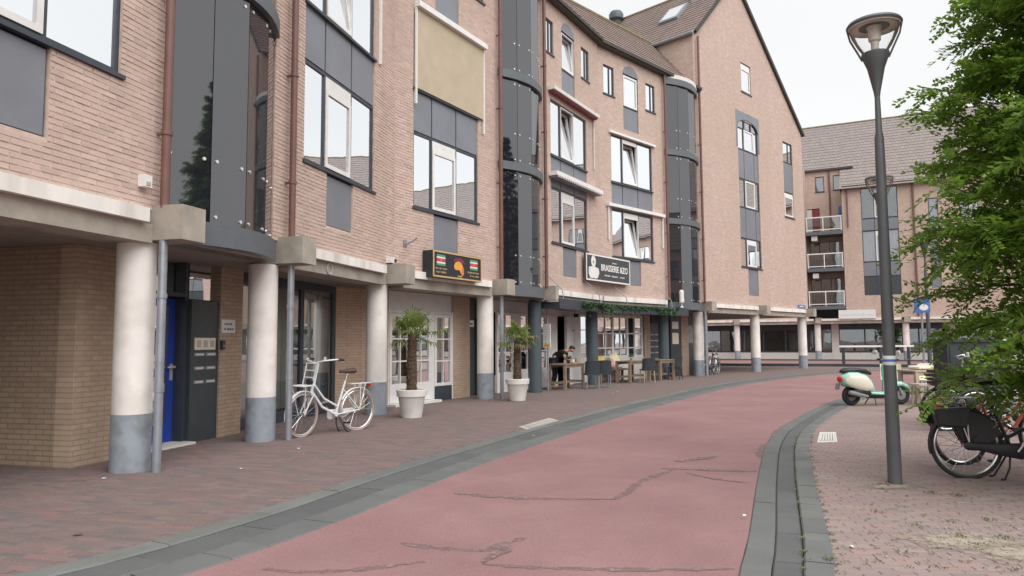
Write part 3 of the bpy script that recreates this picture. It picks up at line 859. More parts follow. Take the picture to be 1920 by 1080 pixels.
def panel(F, u0, u1, z0, z1, parent, cols=(1,), mt='panel', frame=True):
    mb = MB(); mb.box(F, u0, u1, -.09, -.05, z0, z1); f = mb.build('spandrel', M['frame'], parent)
    tot = sum(cols); x = u0
    for c in cols:
        y = x + (u1 - u0) * c / tot
        pane_box(F, x + .022, y - .022, z0 + .02, z1 - .02, -.032, f, M[mt], 'panel', .017); x = y
    return f
def arcpts(uc, zc, r, a0, a1, n=12, sq=1.0):
    return [(uc + r * math.cos(R(a0 + (a1 - a0) * i / n)), zc + r * sq * math.sin(R(a0 + (a1 - a0) * i / n))) for i in range(n + 1)]
def arch_top(F, u0, u1, z, parent, h):
    uc = (u0 + u1) / 2; r = (u1 - u0) / 2
    mb = MB(); mb.prism(F, arcpts(uc, z, r, 0, 180, 14, h / r), -.05, .006); return mb.build('arch_panel', M['panel'], parent)

# ------------------------------------------------------------------ the curved apartment building
apt = thing('apartment_building', 'long curved brick apartment block on white round columns with dark glass stair towers', 'building', K1, local=False)
Z_L0, Z_L1 = 2.84, 3.0
EAVE = 11.98
def mod_holes(uc):
    a, b = uc - 1.3, uc + 1.3
    return [(a, b, 4.43, 8.85), (uc - .55, uc + .43, 3.47, 4.43), (uc - .5, uc + .46, 9.2, 11.3), (uc - 1.68, uc - 1.05, 10.26, 11.32), (uc + .98, uc + 1.6, 10.26, 11.32)]
COLS = (.70, .97, .93)
def module(F, uc, w, f1, f2, top=True, screen=False):
    a, b = uc - 1.3, uc + 1.3
    c0, c1 = uc - .56, uc + .42
    panel(F, c0, c1, 3.47, 4.37, apt)
    window(F, a, b, 4.43, 6.14, apt, COLS, **f1)
    panel(F, a, b, 6.145, 7.12, apt, COLS)
    window(F, a, b, 7.125, 8.85, apt, COLS, **f2)
    if top:
        panel(F, c0 + .06, c1 + .04, 9.2, 10.04, apt)
        window(F, c0 + .06, c1 + .04, 10.045, 11.3, apt, (1,), case=0, tilt=7 if uc > 0 else 0, fw_=.05, sill=False)
        arch_top(F, c0 + .06, c1 + .04, 11.3, apt, .36)
        for x0, x1 in ((uc - 1.68, uc - 1.05), (uc + .98, uc + 1.6)):
            window(F, x0, x1, 10.26, 11.32, apt, (1.6, 1), curt=(0,), fw_=.05)
    mb = MB(); mb.box(F, a - .6, b + .6, -1.3, -1.25, 3.2, 11.6); mb.build('inner_wall', M['inner'], apt)

# outer brick walls
h0 = mod_holes(-4.58); h1 = mod_holes(1.82); h2 = mod_holes(-2.0); h3 = mod_holes(4.62); h4 = mod_holes(-4.82)
def geo_wall(F, u0, u1, zt, ztop, holes, far, ns):
    w = wall(F, u0, u1, Z_L1, zt, [h for h in holes if h[2] < zt], M['mortar'], apt, d=-.008)
    laid_bricks(F, u0, u1, Z_L1 + .004, zt, holes, w, M['brick'], ns)
    wall(F, u0, u1, zt, ztop, [h for h in holes if h[3] > zt], M[far], apt, d=-.002)
geo_wall(FA, -9.0, -2.6, 6.5, EAVE, h0, 'brickA', 190)
geo_wall(FA, -.32, 4.12, 9.8, EAVE, h1, 'brickA', 70)
geo_wall(FB, -3.953, .33, 11.4, EAVE, h2, 'brickB', 40)
wall(FB, 2.6, 6.95, Z_L1, EAVE, h3, M['brickB'], apt)
wall(FC, -6.9, -2.42, Z_L1, EAVE, h4, M['brickC'], apt)

module(FA, -4.58, 0, dict(case=1, transom=.2, curt=(0, 1, 2)), dict(case=1, curt=(0, 2)), top=False)
module(FA, 1.82, 0, dict(case=1, transom=.22, curt=()), dict(case=1, tilt=7, curt=(2,)), top=False)
module(FB, -2.0, 0, dict(case=1, transom=.22, curt=(0, 1, 2)), dict(case=1, curt=(0, 2)), top=True)
module(FB, 4.62, 0, dict(case=1, transom=.24, curt=()), dict(case=1, tilt=8, curt=(0, 2)), top=True)
module(FC, -4.82, 0, dict(case=1, tilt=8, transom=.16, curt=(0,)), dict(case=1, tilt=8, transom=.1, curt=(0, 2)), top=True)

# ledges, beams, brackets, columns
def ledge(F, u0, u1, parent=apt, split=None):
    mb = MB(); mb.box(F, u0, u1, -.25, .11, Z_L0, Z_L1); mb.build('ledge', M['ledge'], parent)
    mb = MB(); mb.box(F, u0 - .15, u1 + .15, -.45, .02, 2.62, Z_L0 - .002); mb.build('beam', M['concrete'], parent)
def bracket(F, u, parent=apt, w=.2):
    mb = MB()
    pl = [(u - w, 2.655), (u + w, 2.655), (u + w, 3.06), (u - w, 3.06)]
    mb.prism(F, pl, -.3, .42); o = mb.build('bracket', M['concrete'], parent)
    bv = o.modifiers.new('bevel', 'BEVEL'); bv.width = .02; bv.segments = 2
def column(F, u, parent=apt, dark=False, top=2.64, d=-.25, r=.215):
    c = F.P(u, d, 0)
    mb = MB(); z0 = .0 if dark else .65
    mb.lathe([(r, z0), (r, z0 + .3), (r * .995, 1.6), (r, top)], 32, c); o = mb.build('column', M['column_dark' if dark else 'column'], parent, smooth=True)
    if not dark:
        mb = MB(); mb.lathe([(r + .002, -.03), (r + .002, .3), (r + .002, .652)], 32, c); mb.build('painted_base', M['column_grey'], o, smooth=True)
def downpipe(F, u, ztop, parent=apt, low=True, d=.13):
    mb = MB(); mb.tube([F.P(u, d, ztop), F.P(u, d, 3.03)], .052, 12, cap=False)
    o = mb.build('downpipe', M['pipe'], parent, smooth=True)
    for z in (3.9, 5.6, 7.6, 9.6):
        if z < ztop:
            mb = MB(); mb.lathe([(.064, z), (.064, z + .05)], 12, F.P(u, d, 0)); mb.box(F, u - .012, u + .012, 0, d - .05, z + .01, z + .04); mb.build('pipe_clip', M['pipe'], o)
    if low:
        p = F.P(u, d, 0); mb = MB()
        mb.tube([p + Vector((0, 0, 2.66)), p + Vector((0, 0, -.02))], .05, 14, cap=False); mb.lathe([(.06, 1.98), (.06, 2.03)], 14, p); mb.lathe([(.057, .9), (.057, 1.0)], 14, p)
        mb.build('rainwater_pipe', M['steel'], parent, smooth=True)
ledge(FA, -8.9, -2.9); ledge(FA, .27, 3.52); ledge(FB, -3.5, -.22); ledge(FB, 2.85, 6.85); ledge(FC, -6.8, -2.8)
for F, u in ((FA, -2.55), (FA, .03), (FB, .2)): bracket(F, u)
bracket(FB, 2.82, w=.1)
bracket(FA, 4.0, w=.24)
for F, u in ((FA, -2.68), (FA, -.15), (FA, 3.82), (FB, 0.0)): column(F, u)
for F, u in ((FB, 2.66), (FB, 6.72), (FC, -2.58)): column(F, u, dark=True, top=2.6, r=.2)
downpipe(FA, -2.7, EAVE); downpipe(FA, .0, EAVE); downpipe(FB, .2, EAVE); downpipe(FB, 2.72, EAVE, low=False); downpipe(FC, -2.7, EAVE, low=False); 

# stair towers: faceted tinted glass held by bright bolts between grey rings
def tower(F, uc, a, b, rings, ztop, cap, sill=2.95):
    prof = lambda x: 1 - x * x
    pts = [(uc + a * x, b * prof(x)) for x in (-1, -.52, 0, .52, 1)]
    outer = [(uc + (a + .03) * x / 12, .07 + b * prof(x / 12)) for x in range(-12, 13)]
    outer = [(outer[0][0], -.1)] + outer + [(outer[-1][0], -.1)]
    k = len(outer)
    def ringmesh(z0, z1, mt, name, par):
        mb = MB(); o = [F.P(u, d, 0) for u, d in outer]
        inn = [F.P(u, min(d, .07 + b) - .16, 0) for u, d in outer]
        A, B = Vector((0, 0, z0)), Vector((0, 0, z1))
        for i in range(k - 1):
            mb.face([o[i] + A, o[i + 1] + A, o[i + 1] + B, o[i] + B])
            mb.face([o[i] + B, o[i + 1] + B, inn[i + 1] + B, inn[i] + B])
            mb.face([o[i] + A, inn[i] + A, inn[i + 1] + A, o[i + 1] + A])
        return mb.build(name, mt, par, smooth=True)
    tw = MB(); tw.face([F.P(u, d, 2.70) for u, d in outer]); 
    root_ = tw.build('glass_tower', M['soffit'], apt)
    ringmesh(2.66, sill, M['ring'], 'ring', root_)
    zs = [sill] + [z for z in rings] + [ztop]
    for z in rings: ringmesh(z - .11, z + .11, M['ring'], 'ring', root_)
    if cap:
        ringmesh(ztop - .25, ztop, M['ring'], 'ring', root_); ringmesh(ztop, ztop + .16, M['whiteold'], 'cap_rim', root_)
        mb = MB(); mb.face([F.P(u, d, ztop + .15) for u, d in outer]); mb.build('cap', M['zinc'], root_)
    for lo, hi in zip(zs, zs[1:]):
        z0 = lo + (.0 if lo == sill else .11); z1 = hi - (.11 if hi != ztop or cap else 0)
        for i, ((u0, d0), (u1, d1)) in enumerate(zip(pts, pts[1:])):
            p, q = F.P(u0, d0, 0), F.P(u1, d1, 0); t = (q - p).normalized(); nn = Vector((t.y, -t.x, 0))
            p2, q2 = p + t * .006, q - t * .006
            mb = MB(); A, B = Vector((0, 0, z0 + .004)), Vector((0, 0, z1 - .004)); th = nn * -.012
            mb.hexa([p2 + A, q2 + A, q2 + th + A, p2 + th + A, p2 + B, q2 + B, q2 + th + B, p2 + th + B])
            mb.build('glass_panel', M['tint'], root_)
            L = (q - p).length; e = min(.09, L * .25)
            for z in (z0 + .09, z0 + .8, z1 - .12):
                for s in (e, L - e):
                    c = p + t * s + Vector((0, 0, z))
                    bo = MB(); bo.tube([c, c + nn * .014], .022, 10); bo.build('bolt', M['bolt'], root_)
    mb = MB()
    ii = [F.P(u, d - .05, 0) for u, d in pts]
    for p, q in zip(ii, ii[1:]):
        mb.face([p + Vector((0, 0, sill)), q + Vector((0, 0, sill)), q + Vector((0, 0, ztop)), p + Vector((0, 0, ztop))])
    mb.build('core', M['inner'], root_)
    return root_
tower(FA, -1.49, 1.13, .36, [6.2, 8.7], 11.9, True)
tower(FB, 1.46, 1.16, .36, [6.15, 8.66], 11.9, True)
tower(FC, -1.36, 1.22, .36, [6.12, 8.86], 11.85, True)

# awnings and sun screens
def cassette(F, u0, u1, z0, z1, d1, mt='white', name='awning_box'):
    mb = MB(); mb.prism(F, [(u0, z0), (u1, z0), (u1, z1), (u0, z1)], .01, d1); o = mb.build(name, M[mt], apt); bv = o.modifiers.new('bevel', 'BEVEL'); bv.width = .025; bv.segments = 2; return o
cassette(FB, -3.3, -.46, 8.97, 9.1, .16)
mb = MB(); mb.box(FB, -3.24, -.52, .05, .056, 7.12, 8.97); mb.build('sun_screen', M['screen'], apt)
for u in (-3.3, -.52): 
    mb = MB(); mb.box(FB, u, u + .045, .02, .07, 6.75, 8.96); mb.build('guide_rail', M['white'], apt)
mb = MB(); mb.box(FA, 3.3, 3.345, .0, .05, 7.1, 9.2); mb.build('guide_rail', M['white'], apt)
def fringe_awning(F, u0, u1, z, n=22):
    o = cassette(F, u0, u1, z, z + .13, .3)
    mb = MB(); mb.box(F, u0 + .05, u1 - .05, .05, .285, z - .05, z - .005); mb.build('slat', M['grey'], o)
    for i in range(n):
        u = u0 + .1 + (u1 - u0 - .2) * i / (n - 1); mb = MB(); mb.box(F, u, u + .05, .286, .303, z - .05, z - .003); mb.build('tooth', M['whiteold'], o)
cassette(FB, 3.15, 6.55, 9.06, 9.17, .24, 'whiteold')
mb = MB(); mb.box(FB, 3.2, 6.5, .03, .17, 9.0, 9.055); mb.build('rolled_cloth', M['maroon'], apt)
fringe_awning(FB, 3.15, 6.6, 6.42)
cassette(FC, -6.26, -3.36, 8.87, 8.95, .1); cassette(FC, -6.46, -2.86, 6.2, 6.31, .14)
for u in (-6.4, -2.95):
    mb = MB(); mb.box(FC, u, u + .045, .02, .07, 5.0, 6.19); mb.build('guide_rail', M['white'], apt)
mb = MB(); mb.box(FB, 6.45, 6.5, .02, .06, 7.3, 9.0); mb.build('guide_rail', M['whiteold'], apt)

# roofs with coursed tiles
def roof(p0, p1, inn, rise, nrow, parent, ridge=True, over=.12, tm='tile'):
    """p0-p1 eave line in 3D, inn = horizontal vector to the ridge, rise = height gained"""
    p0, p1 = Vector(p0), Vector(p1); sl = Vector((inn[0], inn[1], rise)); L = sl.length; along = (p1 - p0); W = along.length
    nn = along.normalized().cross(sl.normalized());  nn = nn if nn.z > 0 else -nn
    mb = MB()
    for k in range(nrow):
        a = sl * (k / nrow) + nn * .038; b = sl * ((k + 1.08) / nrow) + nn * .012
        if k == 0: a -= sl.normalized() * over
        q = [p0 + a, p1 + a, p1 + b, p0 + b]
        vv = k * L / nrow
        mb.face(q, 0, [(0, vv), (W, vv), (W, vv + L / nrow), (0, vv + L / nrow)])
        mb.face([p0 + a - nn * .03, p1 + a - nn * .03, p1 + a, p0 + a], 0, [(0, vv), (W, vv), (W, vv + .03), (0, vv + .03)])
    o = mb.build('roof_tiles', M[tm], parent, kind='stuff')
    mb = MB(); mb.face([p0, p1, p1 + sl, p0 + sl]); mb.build('roof', M['verge'], parent)
    if ridge:
        mb = MB(); mb.tube([p0 + sl, p1 + sl], .11, 8); mb.build('ridge', M['moss'], parent, smooth=True)
def eave(F, u0, u1, z=EAVE, parent=apt):
    mb = MB(); mb.box(F, u0, u1, -.2, .2, z - .1, z - .05); mb.build('soffit_board', M['verge'], parent)
    mb = MB(); mb.box(F, u0, u1, .14, .27, z - .05, z + .06); mb.build('gutter', M['verge'], parent)
for F, u0, u1 in ((FA, -9.5, 4.1), (FB, -3.95, 6.93), (FC, -6.9, 0.0)):
    eave(F, u0, u1)
    roof(F.P(u0, .1, EAVE), F.P(u1, .1, EAVE), -F.n * 2.1, 2.52, 13, apt)
    mb = MB(); mb.face([F.P(u0, -2.0, EAVE + 2.5), F.P(u1, -2.0, EAVE + 2.5), F.P(u1, -9, EAVE + 2.5), F.P(u0, -9, EAVE + 2.5)]); mb.build('flat_roof', M['verge'], apt)
    mb = MB(); mb.face([F.P(u0, -9, 0), F.P(u1, -9, 0), F.P(u1, -9, EAVE + 2.5), F.P(u0, -9, EAVE + 2.5)]); mb.build('rear_wall', M['brickA'], apt)
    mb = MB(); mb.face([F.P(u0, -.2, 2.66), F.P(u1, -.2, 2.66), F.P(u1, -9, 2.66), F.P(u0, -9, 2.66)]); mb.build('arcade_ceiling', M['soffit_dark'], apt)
mb = MB(); mb.face([FA.P(-9.5, .1, EAVE + .0), FA.P(-9.5, -9, EAVE), FA.P(-9.5, -9, 2.6), FA.P(-9.5, .1, 2.6)]); mb.build('end_wall', M['brickA'], apt)

# ---- ground floor behind the columns, first stretch (blue door, letterboxes, shop window)
def wseg(p, q, z0, z1, mt, name='wall', parent=apt, th=.2):
    mb = MB(); mb.seg(p, q, z0, z1, th); return mb.build(name, M[mt] if isinstance(mt, str) else mt, parent)
def xy(v): return (v.x, v.y)
ZS = 2.655
gw = FA.P(-2.72, -1.06, 0)
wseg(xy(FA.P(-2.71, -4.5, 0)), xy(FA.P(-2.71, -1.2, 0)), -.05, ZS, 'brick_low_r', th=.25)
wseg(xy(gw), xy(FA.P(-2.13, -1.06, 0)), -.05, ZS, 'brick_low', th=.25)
mb = MB(); mb.box(FA, -2.13, -1.62, -1.32, -1.24, -.04, 2.1); d_ = mb.build('side_panel', M['panel_dark'], apt)
mb = MB(); mb.box(FA, -2.11, -1.64, -1.3, -1.27, 2.14, ZS); mb.build('side_light', M['glass_shop'], apt)
# door
mb = MB(); mb.box(FA, -1.62, -1.56, -1.45, -1.2, 0, ZS); mb.box(FA, -.68, -.62, -1.45, -1.2, 0, ZS); mb.box(FA, -1.56, -.68, -1.45, -1.2, 2.14, 2.2)
dr = mb.build('door_frame', M['frame'], apt)
mb = MB()
for q in ((-1.56, -1.44, .02, 2.12), (-.8, -.68, .02, 2.12)): mb.box(FA, q[0], q[1], -1.42, -1.37, q[2], q[3])
for z0, z1 in ((.02, .3), (.98, 1.06), (2.0, 2.12)): mb.box(FA, -1.44, -.8, -1.42, -1.371, z0, z1)
door = mb.build('door', M['blue'], apt)
pane_box(FA, -1.44, -.8, .3, .98, -1.39, door, M['glass_shop']); pane_box(FA, -1.44, -.8, 1.06, 2.0, -1.39, door, M['glass_shop'])
pane_box(FA, -1.54, -.7, 2.2, ZS, -1.39, door, M['glass_shop'])
mb = MB(); mb.box(FA, -.765, -.715, -1.37, -1.355, .92, 1.16); mb.box(FA, -.76, -.72, -1.355, -1.32, 1.1, 1.13); mb.box(FA, -.86, -.72, -1.32, -1.3, 1.1, 1.13); mb.build('handle', M['bolt'], door)
mb = MB(); mb.box(FA, -1.6, -.62, -1.45, -1.0, -.04, .03); mb.build('doorstep', M['whiteold'], apt)
# letterbox panel
mb = MB(); mb.box(FA, -.62, .0, -1.3, -1.13, -.03, 2.1); lp = mb.build('letterbox_panel', M['panel_dark'], apt)
mb = MB(); mb.box(FA, -.6, -.02, -1.28, -1.2, 2.12, ZS); mb.build('top_light', M['glass_shop'], apt)
mb = MB(); mb.box(FA, -.66, .04, -1.36, -1.25, -.03, ZS); mb.build('jamb', M['frame'], apt)
mb = MB(); mb.box(FA, -.55, -.08, -1.13, -1.118, 1.36, 1.54); pl = mb.build('bell_plate', M['creampaper'], lp)
for k in range(3):
    mb = MB(); mb.box(FA, -.5 + k * .15, -.42 + k * .15, -1.118, -1.112, 1.4, 1.5); mb.build('bell_button', M['slab'], pl)
for r_ in range(3):
    for k in range(2):
        z = 1.29 - r_ * .205; u = -.55 + k * .26
        mb = MB(); mb.box(FA, u, u + .22, -1.13, -1.116, z - .025, z + .025); ls = mb.build('letter_slot', M['steel'], lp)
        mb = MB(); mb.box(FA, u + .03, u + .19, -1.116, -1.108, z - .012, z + .012); mb.build('flap', M['bolt'], ls)
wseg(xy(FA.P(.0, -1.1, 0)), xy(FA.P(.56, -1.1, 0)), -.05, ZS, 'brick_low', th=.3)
# oblique shop window
s0, s1 = xy(FA.P(.56, -1.3, 0)), xy(FA.P(4.2, -1.38, 0))
def along(p, q, t): return (p[0] + (q[0] - p[0]) * t, p[1] + (q[1] - p[1]) * t)
mb = MB(); mb.seg(s0, s1, -.05, .2, .1); mb.seg(s0, s1, 2.5, ZS, .1)
for t in (0, .24, .6, .96): mb.seg(along(s0, s1, t), along(s0, s1, t + .035), .2, 2.5, .1)
shop = mb.build('shop_window', M['frame'], apt)
for a, b in ((.035, .24), (.275, .6), (.635, .96)):
    mb = MB(); pa, pb = along(s0, s1, a), along(s0, s1, b); mb.face([(pa[0] - .03, pa[1], .2), (pb[0] - .03, pb[1], .2), (pb[0] - .03, pb[1], 2.5), (pa[0] - .03, pa[1], 2.5)]); mb.build('pane', M['glass_front'], shop)
for k in range(30):  # pale blinds added behind the glass so the dark shop reads lighter
    a = .045 + .03 * k
    if any(abs(a + .01 - q) < .03 for q in (.257, .617)) or rnd.random() < .12: continue
    mb = MB(); pa, pb = along(s0, s1, a), along(s0, s1, a + rnd.uniform(.016, .027)); mb.seg((pa[0] - .22, pa[1]), (pb[0] - .2, pb[1]), .22, 2.48, .01); mb.build('lightening_blind', M['blind'], shop)
wseg((s0[0] - 3.2, s0[1]), (s1[0] - 3.2, s1[1]), -.05, ZS, 'inner', 'shop_rear_wall')
mb = MB(); mb.face([(s0[0], s0[1], .01), (s1[0], s1[1], .01), (s1[0] - 3.2, s1[1], .01), (s0[0] - 3.2, s0[1], .01)]); mb.build('shop_floor', M['grey'], apt)
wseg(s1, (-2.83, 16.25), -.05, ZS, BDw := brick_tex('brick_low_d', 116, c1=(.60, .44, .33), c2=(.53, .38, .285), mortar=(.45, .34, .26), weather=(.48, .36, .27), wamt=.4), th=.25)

# ---- French doors under the flag sign
def glazed(F, u0, u1, z0, z1, d, cols, rows, parent, name, mt='white', stile=.075, bar=.032, bottom=0, glass='glass_shop', group=1):
    """framed light with real glazing bars; group = panes per leaf"""
    mb = MB()
    mb.box(F, u0, u0 + stile, d - .06, d, z0, z1); mb.box(F, u1 - stile, u1, d - .06, d, z0, z1)
    mb.box(F, u0 + stile, u1 - stile, d - .06, d - .001, z1 - stile, z1); mb.box(F, u0 + stile, u1 - stile, d - .06, d - .001, z0, z0 + stile + bottom)
    zb = z0 + stile + bottom; a, b = u0 + stile, u1 - stile; zt = z1 - stile
    for i in range(1, cols):
        u = a + (b - a) * i / cols; w = bar if group == 1 or i % group else stile * 1.3
        mb.box(F, u - w / 2, u + w / 2, d - .055, d - .003, zb, zt)
    for z in rows: 
        zz = zb + (zt - zb) * z
        mb.box(F, a, b, d - .054, d - .004, zz - bar / 2, zz + bar / 2)
    o = mb.build(name, M[mt], parent)
    zr = [0] + list(rows) + [1]
    for i in range(cols):
        for p, q in zip(zr, zr[1:]):
            x0 = a + (b - a) * i / cols; x1 = a + (b - a) * (i + 1) / cols
            pane_box(F, x0, x1, zb + (zt - zb) * p, zb + (zt - zb) * q, d - .03, o, M[glass], th=.006)
    return o
DB = -1.0
mb = MB()
mb.box(FB, -3.05, -.36, DB - .12, DB - .062, 2.22, ZS); mb.box(FB, -3.05, -2.88, DB - .12, DB - .01, 0, 2.22); mb.box(FB, -1.32, -1.16, DB - .12, DB - .01, 0, 2.22); mb.box(FB, -.42, -.36, DB - .12, DB - .01, 0, 2.22)
mb.box(FB, -2.88, -1.32, DB - .12, DB - .01, 2.14, 2.22); mb.box(FB, -1.16, -.42, DB - .12, DB - .01, 2.16, 2.22)
ff = mb.build('door_surround', M['white'], apt)
for a, b in ((-2.87, -2.11), (-2.09, -1.33)): glazed(FB, a, b, .06, 2.13, DB, 2, (.333, .667), apt, 'french_door', bottom=.36, glass='door_glass')
glazed(FB, -1.15, -.43, .36, 2.15, DB, 2, (.333, .667), apt, 'window', glass='door_glass')
mb = MB(); mb.box(FB, -1.16, -.42, DB - .1, DB - .005, .0, .35); mb.build('kick_panel', M['frame'], apt)
mb = MB(); mb.box(FB, -2.95, -1.2, DB - .2, DB + .25, -.04, .05); mb.build('doorstep', M['white'], apt)
for u0, z0 in ((-1.08, 1.1), (-.72, 1.1)):
    mb = MB(); mb.box(FB, u0, u0 + .22, DB - .045, DB - .04, z0, z0 + .36); mb.build('paper_notice', M['paper'], apt)
mb = MB(); mb.box(FB, -2.02, -1.75, DB - .045, DB - .04, 1.15, 1.4); mb.build('paper_notice', M['paper'], apt)
wseg(xy(FB.P(-.36, DB, 0)), xy(FB.P(.4, DB, 0)), -.05, ZS, 'brick_low_b', th=.3)
# second entrance, under the middle tower
mb = MB(); mb.box(FB, .4, .95, DB - .35, DB - .2, -.03, ZS); mb.build('side_panel', M['panel_dark'], apt)
mb = MB(); mb.box(FB, .95, 1.3, DB - .3, DB - .12, -.03, 2.1); lp = mb.build('letterbox_panel', M['panel_dark'], apt)
mb = MB(); mb.box(FB, 1.0, 1.25, DB - .12, DB - .105, 1.37, 1.56); mb.build('bell_plate', M['creampaper'], lp)
for r_ in range(4):
    mb = MB(); mb.box(FB, 1.02, 1.24, DB - .12, DB - .105, 1.2 - r_ * .17, 1.235 - r_ * .17); mb.build('letter_slot', M['steel'], lp)
wseg(xy(FB.P(1.3, DB - .1, 0)), xy(FB.P(1.75, DB - .1, 0)), -.05, ZS, 'brick_low_b', th=.3)
wseg(xy(FB.P(.4, DB - 2.5, 0)), xy(FB.P(7.2, DB - 2.5, 0)), -.05, ZS, 'inner', 'rear_room_wall')
# ---- brasserie front, white joinery
def plain(F, u0, u1, z0, z1, d, mt, name, th=.1):
    mb = MB(); mb.box(F, u0, u1, d - th, d, z0, z1); return mb.build(name, M[mt], apt)
plain(FB, 1.75, 7.0, 2.3, ZS, DB - .06, 'whiteold', 'fascia')
plain(FC, -6.95, -2.8, 2.42, ZS, DB - .06, 'whiteold', 'fascia')
glazed(FB, 1.8, 2.75, .5, 2.3, DB, 2, (.34, .68), apt, 'window', glass='door_glass'); plain(FB, 1.8, 2.75, 0, .5, DB, 'white', 'plinth')
plain(FB, 2.75, 3.1, 0, 2.3, DB, 'white', 'pier_panel')
glazed(FB, 3.1, 4.85, .55, 2.3, DB, 4, (.34, .68), apt, 'window', group=2, glass='door_glass'); plain(FB, 3.1, 4.85, 0, .55, DB, 'white', 'plinth')
plain(FB, 4.85, 5.6, 0, 2.3, DB, 'white', 'pier_panel')
plain(FB, 5.3, 7.3, .02, 2.4, DB - .8, 'black', 'doorway_shade_slab')  # black slab stands in for the shade inside the open doorway
wseg(xy(FC.P(-7.6, DB - 2.6, 0)), xy(FC.P(2.1, DB - 2.6, 0)), -.05, ZS, 'inner', 'rear_room_wall')
plain(FB, 6.08, 6.5, 0, 2.3, DB + .12, 'white', 'open_door'); plain(FB, 6.5, 7.35, 0, 2.3, DB, 'white', 'pier_panel')
plain(FB, 6.55, 6.85, 1.25, 1.85, DB + .03, 'frame', 'menu_frame', .03); plain(FB, 6.58, 6.82, 1.29, 1.81, DB + .036, 'paper', 'menu_sheet', .01)
glazed(FC, -6.8, -5.95, .83, 2.42, DB, 2, (.28, .66), apt, 'window', glass='door_glass'); plain(FC, -6.8, -5.95, 0, .83, DB, 'white', 'plinth')
glazed(FC, -5.85, -2.88, .83, 2.42, DB, 6, (.2, .58), apt, 'window', group=2, stile=.09, bar=.045, glass='door_glass'); plain(FC, -5.95, -2.82, 0, .83, DB - .005, 'whiteold', 'plinth')
for k in range(6):
    u = -5.8 + k * .485; curtain(FC, u, u + .42, .9, 2.4, DB - .35, apt, M['whiteold'] if k % 2 else M['grey'], .02, 'lace_curtain')
wseg(xy(FC.P(-2.82, DB + .04, 0)), xy(FC.P(-2.42, DB + .04, 0)), -.05, ZS, 'brick_low_c', th=.3)
mb = MB(); mb.box(FC, -2.42, -1.72, DB - .1, DB - .02, -.03, 2.15); lp = mb.build('letterbox_panel', M['panel_dark'], apt)
for r_ in range(5):
    for k in range(2):
        mb = MB(); mb.box(FC, -2.36 + .33 * k, -2.1 + .33 * k, DB - .02, DB - .005, 1.68 - r_ * .24, 1.73 - r_ * .24); mb.build('letter_slot', M['steel'], lp)
plain(FC, -1.72, -.9, 0, ZS, DB - .35, 'frame', 'door'); 
mb = MB(); mb.box(FC, -.9, -.1, DB - .1, DB + .02, -.03, ZS); np_ = mb.build('side_panel', M['panel_dark'], apt)
for z0, z1, q in ((1.95, 2.25, 'paper'), (1.32, 1.78, 'creampaper')):
    mb = MB(); mb.box(FC, -.78, -.3, DB + .02, DB + .03, z0, z1); mb.build('paper_notice', M[q], np_)
wseg(xy(FC.P(-.1, DB + .05, 0)), xy(FC.P(.45, DB + .05, 0)), -.05, ZS, 'brick_low_c', th=.35)

# ------------------------------------------------------------------ gabled building at the corner
gab = thing('gabled_building', 'tall brick building with a steep gable standing on white columns at the street corner', 'building', FC.P(.3, 0, 0), local=False)
GL, GA, GR = (0.0, 14.5), (3.6, 18.25), (10.75, 12.35)
def rake(u): return GL[1] + (GA[1] - GL[1]) * u / GA[0] if u < GA[0] else GA[1] + (GR[1] - GA[1]) * (u - GA[0]) / (GR[0] - GA[0])
gh = [(3.56, 5.6, 4.77, 11.6), (4.2, 5.2, 3.5, 4.77), (8.38, 9.5, 7.64, 11.5)]
gwl = wall(FC, -.22, 10.75, Z_L1, 12.3, gh, M['brickC'], gab)
mb = MB()
for a, b in ((-.22, 3.6), (3.6, 4.05), (4.05, 5.05), (5.05, 10.75)):
    lo, hi = (12.3, 12.3)
    if a == 4.05:
        mb.face([FC.P(a, 0, 12.3), FC.P(b, 0, 12.3), FC.P(b, 0, 13.0), FC.P(a, 0, 13.0)]); lo = 14.4
        for p, q in (((a, 13.0), (b, 13.0)), ((b, 13.0), (b, 14.4)), ((b, 14.4), (a, 14.4)), ((a, 14.4), (a, 13.0))):
            mb.face([FC.P(p[0], 0, p[1]), FC.P(q[0], 0, q[1]), FC.P(q[0], -.13, q[1]), FC.P(p[0], -.13, p[1])])
    mb.face([FC.P(a, 0, lo), FC.P(b, 0, lo), FC.P(b, 0, rake(b)), FC.P(a, 0, rake(max(a, 0)))])
mb.build('gable_wall', M['brickC'], gab)
window(FC, 4.05, 5.05, 13.0, 14.4, gab, (1,), case=0, transom=.2, curt=(0,), fw_=.06)
# arched strip of windows
uc = 4.58
gc = (.62, 1.0, .42)
panel(FC, 4.2, 5.2, 3.5, 4.72, gab)
window(FC, 3.56, 5.6, 4.77, 6.1, gab, gc, case=1, transom=.15, curt=())
panel(FC, 3.56, 5.6, 6.105, 7.5, gab, gc)
window(FC, 3.56, 5.6, 7.505, 8.85, gab, gc, case=1, curt=(0, 1, 2), sill=False)
panel(FC, 3.56, 5.6, 8.855, 10.2, gab, gc)
window(FC, 3.56, 5.6, 10.205, 11.25, gab, gc, case=1, curt=(0, 1, 2), sill=False)
mb = MB()
arc = arcpts(uc, 11.25, 1.0, 0, 180, 16, .42)
mb.prism(FC, arc, -.085, -.05); mb.build('arch_glass', M['glass'], gab)
ar = arcpts(uc, 11.25, 1.02, 0, 180, 16, .43)
mb = MB()
for (a, b), (c, d) in zip(ar, ar[1:]): mb.bar(FC.P(a, -.03, b), FC.P(c, -.03, d), .07)
mb.bar(FC.P(uc - .32, -.03, 11.25), FC.P(uc - .32, -.03, 11.62), .05); mb.bar(FC.P(uc + .35, -.03, 11.25), FC.P(uc + .35, -.03, 11.62), .05)
